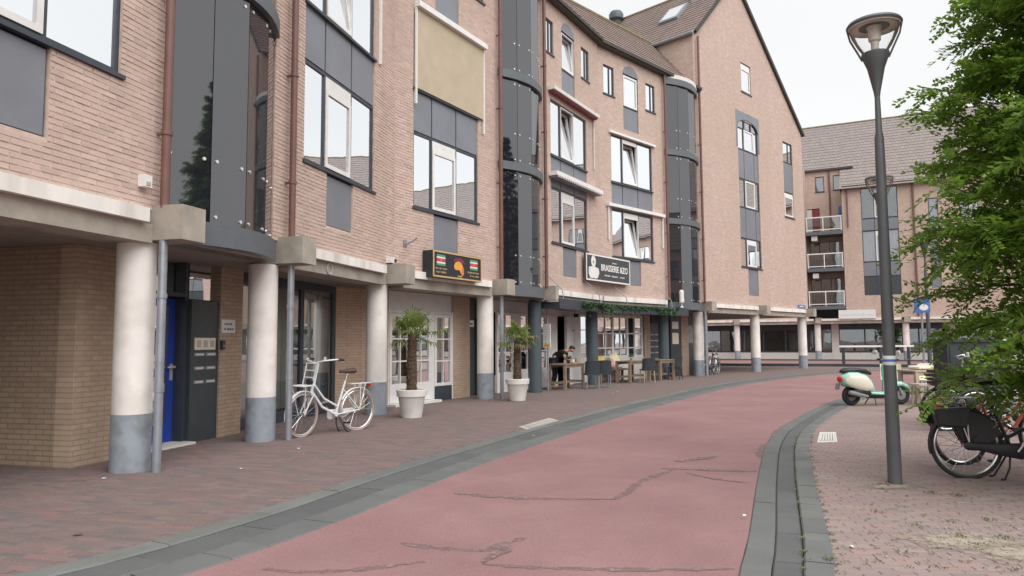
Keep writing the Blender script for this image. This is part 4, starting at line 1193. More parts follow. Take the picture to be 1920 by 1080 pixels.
mb.build('arch_frame', M['frame'], gab)
curtain(FC, 3.65, 5.5, 11.2, 11.6, -.3, gab)
# grey surround filling the spandrels of the arch
mb = MB(); top = 12.0
for i in range(len(ar) - 1):
    (a, b), (c, d) = ar[i], ar[i + 1]
    mb.face([FC.P(a, .012, b), FC.P(a, .012, top), FC.P(c, .012, top), FC.P(c, .012, d)])
for a, b in ((3.42, 3.56), (5.6, 5.74)): mb.face([FC.P(a, .012, 10.3), FC.P(b, .012, 10.3), FC.P(b, .012, top), FC.P(a, .012, top)])
for (a, c, b, d) in ((3.42, 10.3, 3.42, top), (5.74, 10.3, 5.74, top), (3.42, top, 5.74, top)):
    mb.face([FC.P(a, 0, c), FC.P(b, 0, d), FC.P(b, .012, d), FC.P(a, .012, c)])
mb.build('arch_surround', M['panel'], gab)
window(FC, 8.38, 9.5, 10.45, 11.5, gab, (1.5, 1), case=None, curt=(0, 1), sill=False)
panel(FC, 8.38, 9.5, 8.92, 10.445, gab)
window(FC, 8.38, 9.5, 7.64, 8.915, gab, (1,), case=0, transom=.16, curt=(0,))
mb = MB(); mb.box(FC, 3.0, 10.2, -1.3, -1.25, 3.2, 12); mb.build('inner_wall', M['inner'], gab)
# verge, side walls, roof
mb = MB()
for a, b in ((GL, GA), (GA, GR)):
    mb.bar(FC.P(a[0] - (.12 if a is GL else 0), .06, a[1]), FC.P(b[0] + (.1 if b is GR else 0), .06, b[1] - (.08 if b is GR else 0)), .16, .14, upv=tuple(FC.n))
mb.build('verge_board', M['verge'], gab)
mb = MB(); mb.face([FC.P(-.22, 0, 11.5), FC.P(-.22, -14, 11.5), FC.P(-.22, -14, 14.5), FC.P(-.22, 0, 14.5)]); mb.build('side_wall', M['brickCs'], gab)
mb = MB(); mb.face([FC.P(10.75, 0, Z_L0), FC.P(10.75, -14, Z_L0), FC.P(10.75, -14, 12.35), FC.P(10.75, 0, 12.35)]); mb.build('side_wall', M['brickCs'], gab)
dl = -FC.n
roof(FC.P(-.3, .12, 14.42), FC.P(-.3, -7.6, 14.42), FC.t * 3.9, 3.9, 19, gab)
roof(FC.P(10.85, .12, 12.3), FC.P(10.85, -14, 12.3), -FC.t * 7.25, 6.0, 26, gab, ridge=False)
mb = MB(); mb.face([FC.P(-.3, -7.6, 14.4), FC.P(3.6, -7.6, 18.25), FC.P(10.75, -7.6, 12.3), FC.P(10.75, -7.6, 3), FC.P(-.3, -7.6, 3)]); mb.build('rear_gable', M['brickC'], gab)
mb = MB(); mb.tube([FC.P(-.38, .1, 14.4), FC.P(-.38, -7.6, 14.4)], .08, 8); mb.build('gutter', M['zinc'], gab, smooth=True)
# skylight and roof vents on the left slope
def onroof(s, dep): return FC.P(-.3 + 3.9 * s, -dep, 14.42 + 3.9 * s)
mb = MB()
a, b = onroof(.42, 1.6), onroof(.42, 2.6); c, d = onroof(.68, 2.6), onroof(.68, 1.6); nz_ = Vector((-FC.t.x, -FC.t.y, 1)).normalized()
mb.hexa([a, b, c, d, a + nz_ * .16, b + nz_ * .16, c + nz_ * .16, d + nz_ * .16]); sk = mb.build('skylight', M['zinc'], gab)
mb = MB(); k = lambda p, q: p + (q - p) * .1
mb.face([k(a, c) + nz_ * .17, k(b, d) + nz_ * .17, k(c, a) + nz_ * .17, k(d, b) + nz_ * .17]); mb.build('pane', M['glass'], sk)
mb = MB(); p = onroof(.8, 1.1); mb.box(Frame(p.x, p.y, 44.5), -.3, .3, -.5, .4, p.z - .3, p.z + .7); mb.build('roof_vent', M['zinc'], gab)
# bracketed ledge, columns and the open corner passage
ledge(FC, .5, 4.9, gab); ledge(FC, 5.62, 10.3, gab)
for u in (.22, 5.28, 10.6): bracket(FC, u, gab)
for u in (.05, 5.2, 10.55): column(FC, u, gab)
downpipe(FC, -.02, 14.3, gab)
mb = MB(); mb.tube([FC.P(.28, .0, 2.6), FC.P(.28, .0, 0)], .045, 12, cap=False); mb.build('rainwater_pipe', M['steel'], gab, smooth=True)
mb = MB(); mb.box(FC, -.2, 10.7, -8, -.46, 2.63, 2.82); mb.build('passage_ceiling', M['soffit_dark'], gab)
mb = MB(); mb.box(FC, .45, 2.15, DB - .4, DB - .1, -.03, ZS); pw = mb.build('passage_wall', M['panel_dark'], gab)
for a, b in ((.62, 1.22), (1.4, 2.05)):
    mb = MB(); mb.box(FC, a, b, DB - .1, DB - .08, 1.35, 2.1); mb.build('notice_board', M['grey'], pw)
mb = MB(); mb.box(FC, 2.15, 2.3, -8.0, DB - .1, -.03, ZS); mb.build('passage_wall', M['soffit_dark'], gab)

# chimney cowl behind the eave
ch = thing('chimney', 'dark round chimney with a cowl standing behind the tiled eave', 'chimney', (5.55, 36.0, 14.4), local=True)
mb = MB(); mb.lathe([(.3, -.6), (.3, 3.6), (.27, 3.75)], 18); mb.build('flue', M['verge'], ch, smooth=True)
mb = MB(); mb.lathe([(.27, 3.76), (.38, 3.85), (.38, 4.1), (.3, 4.25), (.05, 4.35)], 18); mb.build('cowl', M['column_dark'], ch, smooth=True)

# ------------------------------------------------------------------ far building with balconies
far = thing('balcony_building', 'far brick apartment building with white railed balconies and a long tiled roof', 'building', FF.P(5, 0, 0), local=False)
UF = 48
hs = [(8.95, 11.3, 4.62, 12.4), (13.15, 13.75, 5, 11.3), (15.0, 16.1, 6, 11.2), (19, 21.4, 4.6, 11.5), (24, 26.4, 4.6, 11.5), (33, 35.4, 4.6, 11.5), (40, 42.4, 4.6, 11.5)]
wall(FF, 7.7, UF, Z_L1, 12.55, hs, M['brickF'], far)
wall(FF, -8, 5.15, Z_L1, 14.4, [], M['brickF'], far)
wall(FF, 5.15, 7.75, 3.9, 14.4, [(5.2, 6.1, 9.6, 11.5), (5.84, 6.48, 12.76, 13.95), (7.1, 7.7, 12.8, 13.95), (5.3, 7.4, 6.75, 8.9), (5.3, 7.4, 3.95, 6.1)], M['brickF'], far, d=-1.7)
for uu in (5.15, 7.7):
    mb = MB(); mb.face([FF.P(uu, 0, 3.0), FF.P(uu, -1.75, 3.0), FF.P(uu, -1.75, 14.4), FF.P(uu, 0, 14.4 if uu < 6 else 12.55)]); mb.build('cheek_wall', M['brickCs'], far)
FB2 = Frame(*xy(FF.P(0, -1.7, 0)), 117)
window(FB2, 5.84, 6.48, 12.76, 13.95, far, (1,), curt=(0,)); window(FB2, 7.1, 7.7, 12.8, 13.95, far, (1,), curt=(0,))
mb = MB(); mb.box(FB2, 5.55, 6.1, -.1, -.04, 9.62, 11.45); mb.build('balcony_door', M['maroon'], far, label='dark red balcony door on the top floor')
mb = MB(); mb.box(FB2, 5.2, 5.55, -.1, -.05, 9.62, 11.45); mb.build('side_light', M['whiteold'], far)
for z0, z1 in ((6.75, 8.9), (3.95, 6.1)): window(FB2, 5.3, 7.4, z0, z1, far, (1, 1, 1), sill=False, glass='glass_shop')
mb = MB(); mb.box(FB2, 3, 9, -3.5, -3.4, 3, 14); mb.build('inner_wall', M['inner'], far)
mb = MB(); mb.tube([FF.P(6.85, -1.6, 14.3), FF.P(6.85, -1.6, 9.5)], .06, 8); mb.build('downpipe', M['pipe'], far)
mb = MB(); mb.box(FF, 7.42, 7.6, -1.5, -1.45, 10.4, 11.5); mb.build('blue_panel', M['signblue'], far)
for z in (9.35, 6.62, 3.82):
    mb = MB(); mb.box(FF, 5.2, 7.66, -1.68, .06, z - .14, z + .12); sl = mb.build('balcony', M['ring'], far)
    mb = MB()
    for u in (5.24, 6.35, 7.58): mb.box(FF, u, u + .06, -.02, .03, z + .12, z + 1.2)
    mb.box(FF, 5.2, 7.66, -.03, .04, z + 1.14, z + 1.22); mb.box(FF, 5.24, 7.6, -.01, .02, z + .22, z + .28)
    rl = mb.build('railing', M['white'], sl)
    mb = MB(); mb.box(FF, 5.3, 7.58, -.006, .006, z + .3, z + 1.12); mb.build('glass_panel', M['glass_clear'], sl)
    if z < 9:
        mb = MB(); mb.box(FF, 5.55, 5.95, -1.6, -.1, z + 2.2, z + 2.55); mb.build('bracket_beam', M['whiteold'], sl)
def farmod(u0, u1):
    w = u1 - u0
    panel(FF, u0, u1, 9.3, 10.15, far, (1, .8, 1)); panel(FF, u0, u1, 6.0, 7.0, far, (1, .8, 1)); panel(FF, u0, u1, 4.62, 5.98, far, (1, .8, 1), mt='panel_dark')
    window(FF, u0, u1, 7.02, 9.28, far, (1, .8, 1), case=1, transom=.25, curt=(0, 1, 2), sill=False)
    window(FF, u0, u1, 10.17, 12.4 if u0 < 10 else 11.5, far, (1, .8, 1), case=1, transom=.25, curt=(), sill=False, glass='glass_shop')
    mb = MB(); mb.box(FF, u0 - .3, u1 + .3, -1.2, -1.15, 4.4, 12.5); mb.build('inner_wall', M['inner'], far)
farmod(8.95, 11.3); farmod(19, 21.4); farmod(24, 26.4); farmod(33, 35.4); farmod(40, 42.4)
window(FF, 13.15, 13.75, 8.6, 11.3, far, (1,), curt=(0,)); panel(FF, 13.15, 13.75, 5.0, 8.59, far)
window(FF, 15.0, 16.1, 9.0, 11.2, far, (1, 1), curt=(0,)); panel(FF, 15.0, 16.1, 6.0, 8.98, far, (1, 1)); arch_top(FF, 15.0, 16.1, 11.2, far, .5)
mb = MB(); mb.tube([FF.P(12.25, .1, 12.4), FF.P(12.25, .1, 3.05)], .07, 8); mb.build('downpipe', M['pipe'], far)
mb = MB(); mb.tube([FF.P(8.05, .1, 12.4), FF.P(8.05, .1, 9.6)], .05, 8); mb.build('downpipe', M['pipe'], far)
eave(FF, 7.75, UF, 12.6, far)
mb = MB(); mb.box(FF, -8, 8.5, -1.9, -1.5, 14.35, 14.5); mb.build('gutter', M['verge'], far)
SL = .93
roof(FF.P(7.6, .3, 12.5), FF.P(UF, .3, 12.5), -FF.n * 7.3, 7.3 * SL, 23, far, tm='tile_far')
roof(FF.P(-8, -1.75, 14.42), FF.P(7.7, -1.75, 14.42), -FF.n * 5.25, 5.25 * SL, 16, far, tm='tile_far')
mb = MB(); mb.face([FF.P(7.62, .3, 12.5), FF.P(7.62, -1.9, 14.5), FF.P(7.62, -1.9, 12.4), FF.P(7.62, .3, 12.4)]); mb.build('roof_cheek', M['brickCs'], far)
ledge(FF, -8, -.3, far); ledge(FF, .2, 5.5, far); ledge(FF, 5.95, 11.2, far); ledge(FF, 11.7, 17, far); ledge(FF, 17.4, 47, far)
for u in (-5.75, -.05, 5.73, 11.45, 17.2, 22.9, 28.6, 34.3, 40, 45.7): column(FF, u, far); bracket(FF, u + .1, far)
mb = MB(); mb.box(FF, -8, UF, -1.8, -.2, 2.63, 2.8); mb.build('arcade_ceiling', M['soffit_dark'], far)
for a, b in ((-8, 6.6), (7.1, 14), (14.5, 24), (24.5, 33.5), (34, 47.5)):
    n_ = int((b - a) / 1.6); mb = MB(); w = (b - a) / n_
    mb.box(FF, a, b, -1.5, -1.35, .5, .62); mb.box(FF, a, b, -1.5, -1.35, 2.2, 2.62)
    for i in range(n_ + 1): mb.box(FF, a + i * w - .05, a + i * w + .05, -1.499, -1.351, .62, 2.2)
    so = mb.build('shop_front', M['frame'], far)
    for i in range(n_): pane_box(FF, a + i * w + .05, a + (i + 1) * w - .05, .62, 2.2, -1.42, so, M['glass_shop'])
    for i in range(n_):
        if i % 2: 
            mb = MB(); mb.box(FF, a + i * w + .2, a + i * w + w * .6, -1.9, -1.85, .7, 2.0); mb.build('window_display', M['grey'], so)
    mb = MB(); mb.box(FF, a, b, -1.5, -1.3, -.05, .5); mb.build('plinth', M['whiteold'], far)
for a in (6.6, 14, 24, 33.5): 
    mb = MB(); mb.box(FF, a, a + .5, -1.6, -1.25, -.05, 2.62); mb.build('pier', M['whiteold'], far)
mb = MB(); mb.box(FF, -8, UF, -4.2, -4.1, 0, 2.7); mb.build('shop_rear_wall', M['inner'], far)
mb = MB(); mb.face([FF.P(UF, 0, 0), FF.P(UF, -10, 0), FF.P(UF, -10, 12.5), FF.P(UF, -7, 19), FF.P(UF, 0, 12.5)]); mb.build('end_wall', M['brickCs'], far)
mb = MB(); mb.face([FF.P(-8, -8, 0), FF.P(UF, -8, 0), FF.P(UF, -8, 19), FF.P(-8, -8, 19)]); mb.build('rear_wall', M['brickF'], far)

# ------------------------------------------------------------------ houses on the other side of the street (mirrored in the panes)
def house(ox, oy, head, w, dep, h, label, n):
    F = Frame(ox, oy, head)
    o = thing('brick_house', label, 'building', F.P(w / 2, 0, 0), local=False)
    hl = [(1 + i * 3.2, 2.6 + i * 3.2, z, z + 1.6) for i in range(n) for z in (1.0, 3.9, 6.8) if z + 2 < h]
    wall(F, 0, w, 0, h, hl, M['brickC'], o)
    for q in hl: window(F, *q, o, (1, 1), curt=(0,))
    mb = MB()
    for u in (0, w): mb.face([F.P(u, 0, 0), F.P(u, -dep, 0), F.P(u, -dep, h), F.P(u, -dep / 2, h + 4), F.P(u, 0, h)])
    mb.face([F.P(0, -dep, 0), F.P(w, -dep, 0), F.P(w, -dep, h), F.P(0, -dep, h)]); mb.build('side_wall', M['brickC'], o)
    mb = MB(); mb.box(F, .3, w - .3, -1.4, -1.3, .5, h); mb.build('inner_wall', M['inner'], o)
    roof(F.P(-.2, .2, h), F.P(w + .2, .2, h), -F.n * (dep / 2 + .2), 4, 10, o)
    roof(F.P(w + .2, -dep - .2, h), F.P(-.2, -dep - .2, h), F.n * (dep / 2 + .2), 4, 10, o, ridge=False)
house(45, 25, 195, 14, 9, 6.5, 'two storey brick house facing the arcade from across the street', 4)
house(37, 12, 202, 13, 9, 9.4, 'three storey brick house opposite the arcade, the taller of two neighbours', 4)
house(31, -4, 215, 14, 9, 6.5, 'low brick house opposite the arcade at the near end', 4)

# ------------------------------------------------------------------ brasserie canopy, garland, signs, small things on the wall
can = thing('canopy', 'flat black canopy projecting over the brasserie terrace', 'canopy', FB.P(5, 0, 2.4), local=False)
km = (FB.P(6.97, .45, 0) + FC.P(-6.92, .45, 0)) / 2; ki = (FB.P(6.97, -.2, 0) + FC.P(-6.92, -.2, 0)) / 2
def slab2(z0, z1, d0, d1, name, mt):
    mb = MB()
    A = [FB.P(2.86, d0, 0), FB.P(2.86, d1, 0)]; k0 = (FB.P(6.97, d0, 0) + FC.P(-6.92, d0, 0)) / 2; k1 = (FB.P(6.97, d1, 0) + FC.P(-6.92, d1, 0)) / 2; B = [FC.P(-1.9, d0, 0), FC.P(-1.9, d1, 0)]
    for a0, a1, b0, b1 in ((A[0], A[1], k0, k1), (k0, k1, B[0], B[1])):
        c = [a0, b0, b1, a1]; mb.hexa([p + Vector((0, 0, z0)) for p in c] + [p + Vector((0, 0, z1)) for p in c])
    return mb.build(name, mt, can)
slab2(2.42, 2.6, -.2, .44, 'roof_board', M['frame']); slab2(2.41, 2.70, .442, .475, 'fascia', M['frame'])
for F, u in ((FB, 3.2), (FB, 5.9), (FC, -5.9), (FC, -3.0)):
    mb = MB(); mb.tube([F.P(u - .5, .03, 3.5), F.P(u - .02, .4, 2.98), F.P(u, .44, 2.7)], .014, 6); mb.build('stay_rod', M['steel'], can)
# garland
mb = MB()
def leafquad(mb, c, size, nrm=None, asp=.5):
    a = Vector((rnd.gauss(0, 1), rnd.gauss(0, 1), rnd.gauss(0, 1))).normalized(); b = a.orthogonal().normalized()
    b.rotate(Matrix.Rotation(rnd.uniform(0, 6.28), 3, a)); e = a.cross(b)
    mb.face([c - b * size, c - e * size * asp, c + b * size, c + e * size * asp])
for i in range(1500):
    t = rnd.random()
    if t < .45: F, u = FB, 4.4 + rnd.random() * 2.5
    else: F, u = FC, -6.9 + rnd.random() * 4.2
    th = .1 + .06 * math.sin(u * 3.1) + .04 * math.sin(u * 7.7)
    leafquad(mb, F.P(u, .48 + rnd.gauss(.03, .05), 2.66 - abs(rnd.gauss(0, th))), rnd.uniform(.03, .06))
tag(mb.build('garland', M['garland']), 'leafy green garland trailing along the edge of the black canopy', 'garland')

def text_mesh(s, size, ext=.004):
    c = bpy.data.curves.new('t', 'FONT'); c.body = s; c.size = size; c.extrude = ext; c.offset = .006; c.align_x = 'CENTER'; c.align_y = 'CENTER'
    o = bpy.data.objects.new('t', c); COL.objects.link(o)
    dg = bpy.context.evaluated_depsgraph_get(); me = bpy.data.meshes.new_from_object(o.evaluated_get(dg))
    vs = [v.co.copy() for v in me.vertices]; fs = [list(p.vertices) for p in me.polygons]
    bpy.data.objects.remove(o); bpy.data.curves.remove(c); bpy.data.meshes.remove(me)
    return vs, fs
def add_text(mb, F, s, size, u, d, z, width=None, mi=0):
    vs, fs = text_mesh(s, size); b = len(mb.v)
    k = 1.0
    if width:
        w = max(v.x for v in vs) - min(v.x for v in vs); k = width / w
    for v in vs: mb.v.append(tuple(F.P(u + v.x * k, d + v.z, z + v.y)))
    for f in fs: mb.f.append([b + i for i in f]); mb.m.append(mi); mb.uv.append(None)
def scribble(mb, F, u0, u1, d, z, h):
    """rows of small unreadable letter-like strokes"""
    u = u0
    while u < u1 - .02:
        w = rnd.uniform(.25, .6) * h; k = rnd.random()
        if k < .85:
            mb.box(F, u, u + .18 * h, d, d + .004, z, z + h * rnd.choice((.7, 1, 1)))
            if k < .5: mb.box(F, u + .18 * h, u + w, d, d + .0035, z + rnd.choice((0, .4, .8)) * h, z + rnd.choice((0, .4, .8)) * h * 0 + rnd.uniform(.15, .3) * h + .0)
            mb.box(F, u + w, u + w + .15 * h, d, d + .003, z, z + h * .75)
        u += w + .35 * h
# light box with two flags
sg = thing('sign_box', 'black light box sign with gold rim, two flags and an orange emblem', 'sign', FB.P(-2.0, .1, 2.9), local=False)
U0, U1, Z0, Z1, D0, D1 = -2.98, -1.02, 2.9, 3.49, .02, .3
mb = MB(); mb.box(FB, U0, U1, D0, D1, Z0, Z1); mb.build('case', M['signblack'], sg)
mb = MB(); e = .035
mb.box(FB, U0, U1, D1, D1 + .015, Z0, Z0 + e); mb.box(FB, U0, U1, D1, D1 + .015, Z1 - e, Z1); mb.box(FB, U0, U0 + e, D1, D1 + .014, Z0 + e, Z1 - e); mb.box(FB, U1 - e, U1, D1, D1 + .014, Z0 + e, Z1 - e)
mb.build('rim', M['gold'], sg)
for u in (-2.68, -1.36):
    W_ = .16; z0, z1 = 3.16, 3.41; h = z1 - z0; y = z0; fl = None
    for fr, q in ((.2, 'flaggreen'), (.14, 'paper'), (.32, 'flagred'), (.14, 'paper'), (.2, 'flaggreen')):
        mb = MB(); mb.box(FB, u - W_, u + W_, D1, D1 + .006, y + .0005, y + fr * h)
        o = mb.build('flag' if fl is None else 'stripe', M[q], sg if fl is None else fl); fl = fl or o; y += fr * h
    mb = MB(); st = [(u + .035 * (1 if i % 2 == 0 else .42) * math.sin(i * PI / 5), (z0 + z1) / 2 + .035 * (1 if i % 2 == 0 else .42) * math.cos(i * PI / 5)) for i in range(10)]
    mb.prism(FB, st, D1 + .006, D1 + .009); mb.build('star', M['gold'], fl)
def ell(u, z, a, b, n=20, t0=0, t1=360): return [(u + a * math.cos(R(t0 + (t1 - t0) * i / n)), z + b * math.sin(R(t0 + (t1 - t0) * i / n))) for i in range(n)]
mb = MB(); mb.prism(FB, ell(-1.98, 3.3, .22, .1, 20, -10, 190), D1, D1 + .006); em = mb.build('emblem', M['maroon'], sg)
mb = MB(); mb.prism(FB, [(-2.18, 3.2), (-2.13, 3.28), (-2.0, 3.32), (-1.88, 3.28), (-1.79, 3.16), (-1.78, 3.05), (-1.84, 2.98), (-1.9, 3.04), (-1.97, 3.12), (-2.08, 3.11), (-2.16, 3.13)], D1 + .001, D1 + .009); mb.build('orange_shape', M['amber'], em)
mb = MB(); mb.prism(FB, [(-1.86, 3.22), (-1.79, 3.15), (-1.785, 3.05), (-1.84, 2.99), (-1.88, 3.06)], D1 + .002, D1 + .011); mb.build('coral_shape', M['coral'], em)
mb = MB()
for u0, u1, z in ((-2.88, -2.42, 3.08), (-2.86, -2.45, 3.0), (-1.62, -1.1, 3.08), (-1.52, -1.12, 3.0), (-2.06, -1.86, 2.955)): scribble(mb, FB, u0, u1, D1, z, .042)
mb.build('lettering', M['gold'], sg)
# brasserie board across the kink
FS = Frame(*xy((FB.P(5.4, .12, 0))), 36.6)
p1 = FC.P(-5.35, .12, 0); SLEN = (p1 - FS.o).length; FS = Frame(FS.o.x, FS.o.y, math.degrees(math.atan2(p1.x - FS.o.x, p1.y - FS.o.y)))
bs = thing('sign_board', 'dark brasserie sign board with white border, chef figure and BRASSERIE &ZO lettering', 'sign', FS.P(SLEN / 2, 0, 3.4), local=False)
Z0, Z1 = 3.44, 4.32
mb = MB(); mb.box(FS, 0, SLEN, -.03, .05, Z0, Z1); mb.build('board', mat('slate_board', (.06, .066, .072), .6, var=.15), bs)
mb = MB(); e = .05
mb.box(FS, 0, SLEN, .05, .06, Z0, Z0 + e); mb.box(FS, 0, SLEN, .05, .06, Z1 - e, Z1); mb.box(FS, 0, e, .05, .0595, Z0 + e, Z1 - e); mb.box(FS, SLEN - e, SLEN, .05, .0595, Z0 + e, Z1 - e); mb.build('border', M['white'], bs)
u = SLEN * .155; mb = MB()
out_ = ell(u, 4.08, .155, .19, 24); inn_ = ell(u, 4.06, .035, .045, 24)
for i in range(24): mb.face([FS.P(out_[i][0], .056, out_[i][1]), FS.P(out_[(i + 1) % 24][0], .056, out_[(i + 1) % 24][1]), FS.P(inn_[(i + 1) % 24][0], .056, inn_[(i + 1) % 24][1]), FS.P(inn_[i][0], .056, inn_[i][1])])
mb.prism(FS, [(u - .3, 3.88), (u - .1, 3.91), (u + .12, 3.9), (u + .33, 3.86), (u + .37, 3.72), (u + .33, 3.63), (u + .26, 3.54), (u + .12, 3.51), (u + .02, 3.54), (u - .1, 3.51), (u - .24, 3.53), (u - .32, 3.66)], .05, .057); mb.build('figure', M['white'], bs)
mb = MB(); add_text(mb, FS, 'BRASSERIE &ZO', .3, SLEN * .63, .054, 3.91, SLEN * .62); tx = mb.build('lettering', M['white'], bs)
mb = MB()
for a, b in ((.40, .53), (.56, .71), (.74, .87)): scribble(mb, FS, SLEN * a, SLEN * b, .05, 3.64, .055)
scribble(mb, FS, SLEN * .58, SLEN * .68, .05, 4.1, .045); mb.build('small_lettering', M['white'], bs)

def wallthing(F, name, label, cat, boxes, group=None):
    u = boxes[0][1]; t = thing(name, label, cat, F.P((u[0] + u[1]) / 2, u[2], u[4]), local=False, group=group)
    for nm, b, q in boxes:
        mb = MB(); mb.box(F, *b); mb.build(nm, M[q], t)
    return t
nt_ = wallthing(FA, 'notice_plate', 'white notice plate with two lines of print on the brick pier by the blue door', 'sign', [('plate', (.02, .35, -1.1, -1.085, 1.62, 1.83), 'paper')])
mb = MB(); scribble(mb, FA, .08, .3, -1.085, 1.745, .035); scribble(mb, FA, .07, .31, -1.085, 1.665, .035); mb.build('lettering', M['ink'], nt_)
wallthing(FA, 'intercom', 'small dark box on the brick pier under the white notice plate', 'intercom', [('case', (.0, .07, -1.1, -1.05, 1.36, 1.5), 'frame'), ('button', (.02, .05, -1.05, -1.045, 1.4, 1.43), 'steel')])
wallthing(FB, 'notice_plate', 'white notice plate on the dark panel behind the column under the flag sign', 'sign', [('plate', (.5, .88, DB - .2, DB - .185, 1.87, 2.05), 'paper'), ('print', (.56, .82, DB - .185, DB - .182, 1.93, 1.97), 'ink')])
wallthing(FA, 'wall_sensor', 'small white box on the brick wall beside the left downpipe', 'sensor', [('case', (-2.98, -2.86, 0, .09, 3.24, 3.38), 'white'), ('lens', (-2.95, -2.89, .09, .1, 3.26, 3.3), 'slab')])
cm = wallthing(FA, 'camera_box', 'white security camera on the wall just above the concrete bracket', 'camera', [('case', (3.72, 3.95, 0, .12, 3.08, 3.2), 'white'), ('lens', (3.86, 3.93, .12, .14, 3.1, 3.17), 'black')])
t = thing('wall_hook', 'grey metal bracket arm on the brick wall left of the flag sign', 'bracket', FB.P(-3.6, 0, 3.5), local=False)
mb = MB(); mb.box(FB, -3.64, -3.54, 0, .02, 3.5, 3.66); mb.build('plate', M['grey'], t)
mb = MB(); mb.tube([FB.P(-3.6, .02, 3.55), FB.P(-3.55, .2, 3.62), FB.P(-3.5, .28, 3.7)], .02, 8); mb.build('arm', M['steel'], t)
mb = MB(); mb.tube([FA.P(1.35 + .09 * math.cos(R(a)), .03, 2.72 + .09 * math.sin(R(a))) for a in range(0, 360, 20)], .018, 8, closed=True)
tag(mb.build('ring_emblem', M['slab'], None), 'round stone ring emblem on the concrete beam between the first two columns', 'emblem')
t = thing('wall_lamp', 'white wall lantern at the base of the right glass tower above the canopy', 'lamp', FC.P(-2.35, .3, 2.72), local=False)
mb = MB(); mb.lathe([(.07, 2.72), (.07, 2.75), (.02, 2.78), (.02, 2.9), (.09, 2.92), (.09, 3.35), (.05, 3.4)], 14, FC.P(-2.35, .45, 0)); mb.build('lantern', M['white'], t, smooth=True)
mb = MB(); mb.box(FC, -2.37, -2.33, .0, .45, 2.73, 2.76); mb.build('arm', M['frame'], t)
wallthing(FC, 'street_sign', 'small blue street name sign on the corner of the gabled building', 'sign', [('plate', (9.5, 10.4, .0, .03, 3.08, 3.24), 'signblue'), ('lettering', (9.65, 10.2, .03, .034, 3.14, 3.18), 'paper')])
ss = thing('shop_sign', 'long white shop sign with pale blue print over the far arcade', 'sign', FF.P(8.4, .15, 2.98), local=False)
mb = MB(); mb.box(FF, 7.2, 9.6, .12, .25, 2.97, 3.6); mb.build('panel', M['white'], ss)
mb = MB(); scribble(mb, FF, 7.35, 8.1, .25, 3.18, .14); scribble(mb, FF, 8.15, 8.9, .25, 3.18, .16); scribble(mb, FF, 8.95, 9.5, .25, 3.18, .13); mb.build('lettering', M['paleblue'], ss)

# ------------------------------------------------------------------ street lamps
def lamp_post(name, label, x, y, h=4.82, sticker=True):
    t = thing(name, label, 'street lamp', (x, y, 0), -math.atan2(x, y), group='street lamps with disc shaped heads')
    mb = MB(); mb.lathe([(.066, -.05), (.065, .5), (.06, 1.0), (.048, 3.3), (.045, 3.55), (.032, 3.62), (.026, 4.02)], 20); mb.build('post', M['lamp'], t, smooth=True)
    k = h - 4.82
    mb = MB(); mb.lathe([(.028, 4.0), (.035, 4.05), (.085, 4.3), (.13, 4.42), (.135, 4.46), (.05, 4.47), (.0, 4.47)], 20); mb.build('funnel', M['lamp'], t, smooth=True)
    mb = MB(); mb.lathe([(.035, 4.46), (.04, 4.58), (.06, 4.6), (.065, 4.72), (.08, 4.75)], 14); mb.build('lamp_holder', M['lampin'], t, smooth=True)
    mb = MB(); mb.lathe([(.0, 4.752), (.1, 4.75), (.25, 4.735), (.258, 4.75), (.0, 4.757)], 28); mb.build('reflector', M['lampin'], t, smooth=True)
    mb = MB(); mb.lathe([(.262, 4.745), (.272, 4.765), (.258, 4.79), (.16, 4.825), (.0, 4.84)], 28); mb.build('hood', M['lamp'], t, smooth=True)
    for a in (0, PI):
        c, s = math.cos(a), math.sin(a); mb = MB()
        mb.tube([Vector((r * c, r * s, z)) for r, z in ((.125, 4.4), (.17, 4.5), (.235, 4.64), (.262, 4.77))], .011, 6); mb.build('arm', M['lamp'], t, smooth=True)
    mb = MB(); mb.lathe([(.12, 4.47), (.16, 4.53), (.22, 4.65), (.25, 4.75)], 28); mb.build('glass_cone', M['lamp_glass'], t, smooth=True)
    if sticker:
        mb = MB(); mb.lathe([(.059, 1.19), (.0625, 1.2), (.062, 1.275), (.059, 1.285)], 20); st = mb.build('label_band', M['paper'], t, smooth=True)
        mb = MB(); mb.lathe([(.0634, 1.225), (.0634, 1.25)], 20)
        mb.build('label_print', M['signblue'], st, smooth=True)
    return t
lamp_post('street_lamp', 'nearest grey street lamp with a white and blue band round its post', 3.85, 7.28)
lamp_post('street_lamp', 'second street lamp standing beside the mint scooter', 7.6, 14.45, sticker=False)
lamp_post('street_lamp', 'third street lamp with its head showing through the tree foliage', 13.0, 22.2, sticker=False)

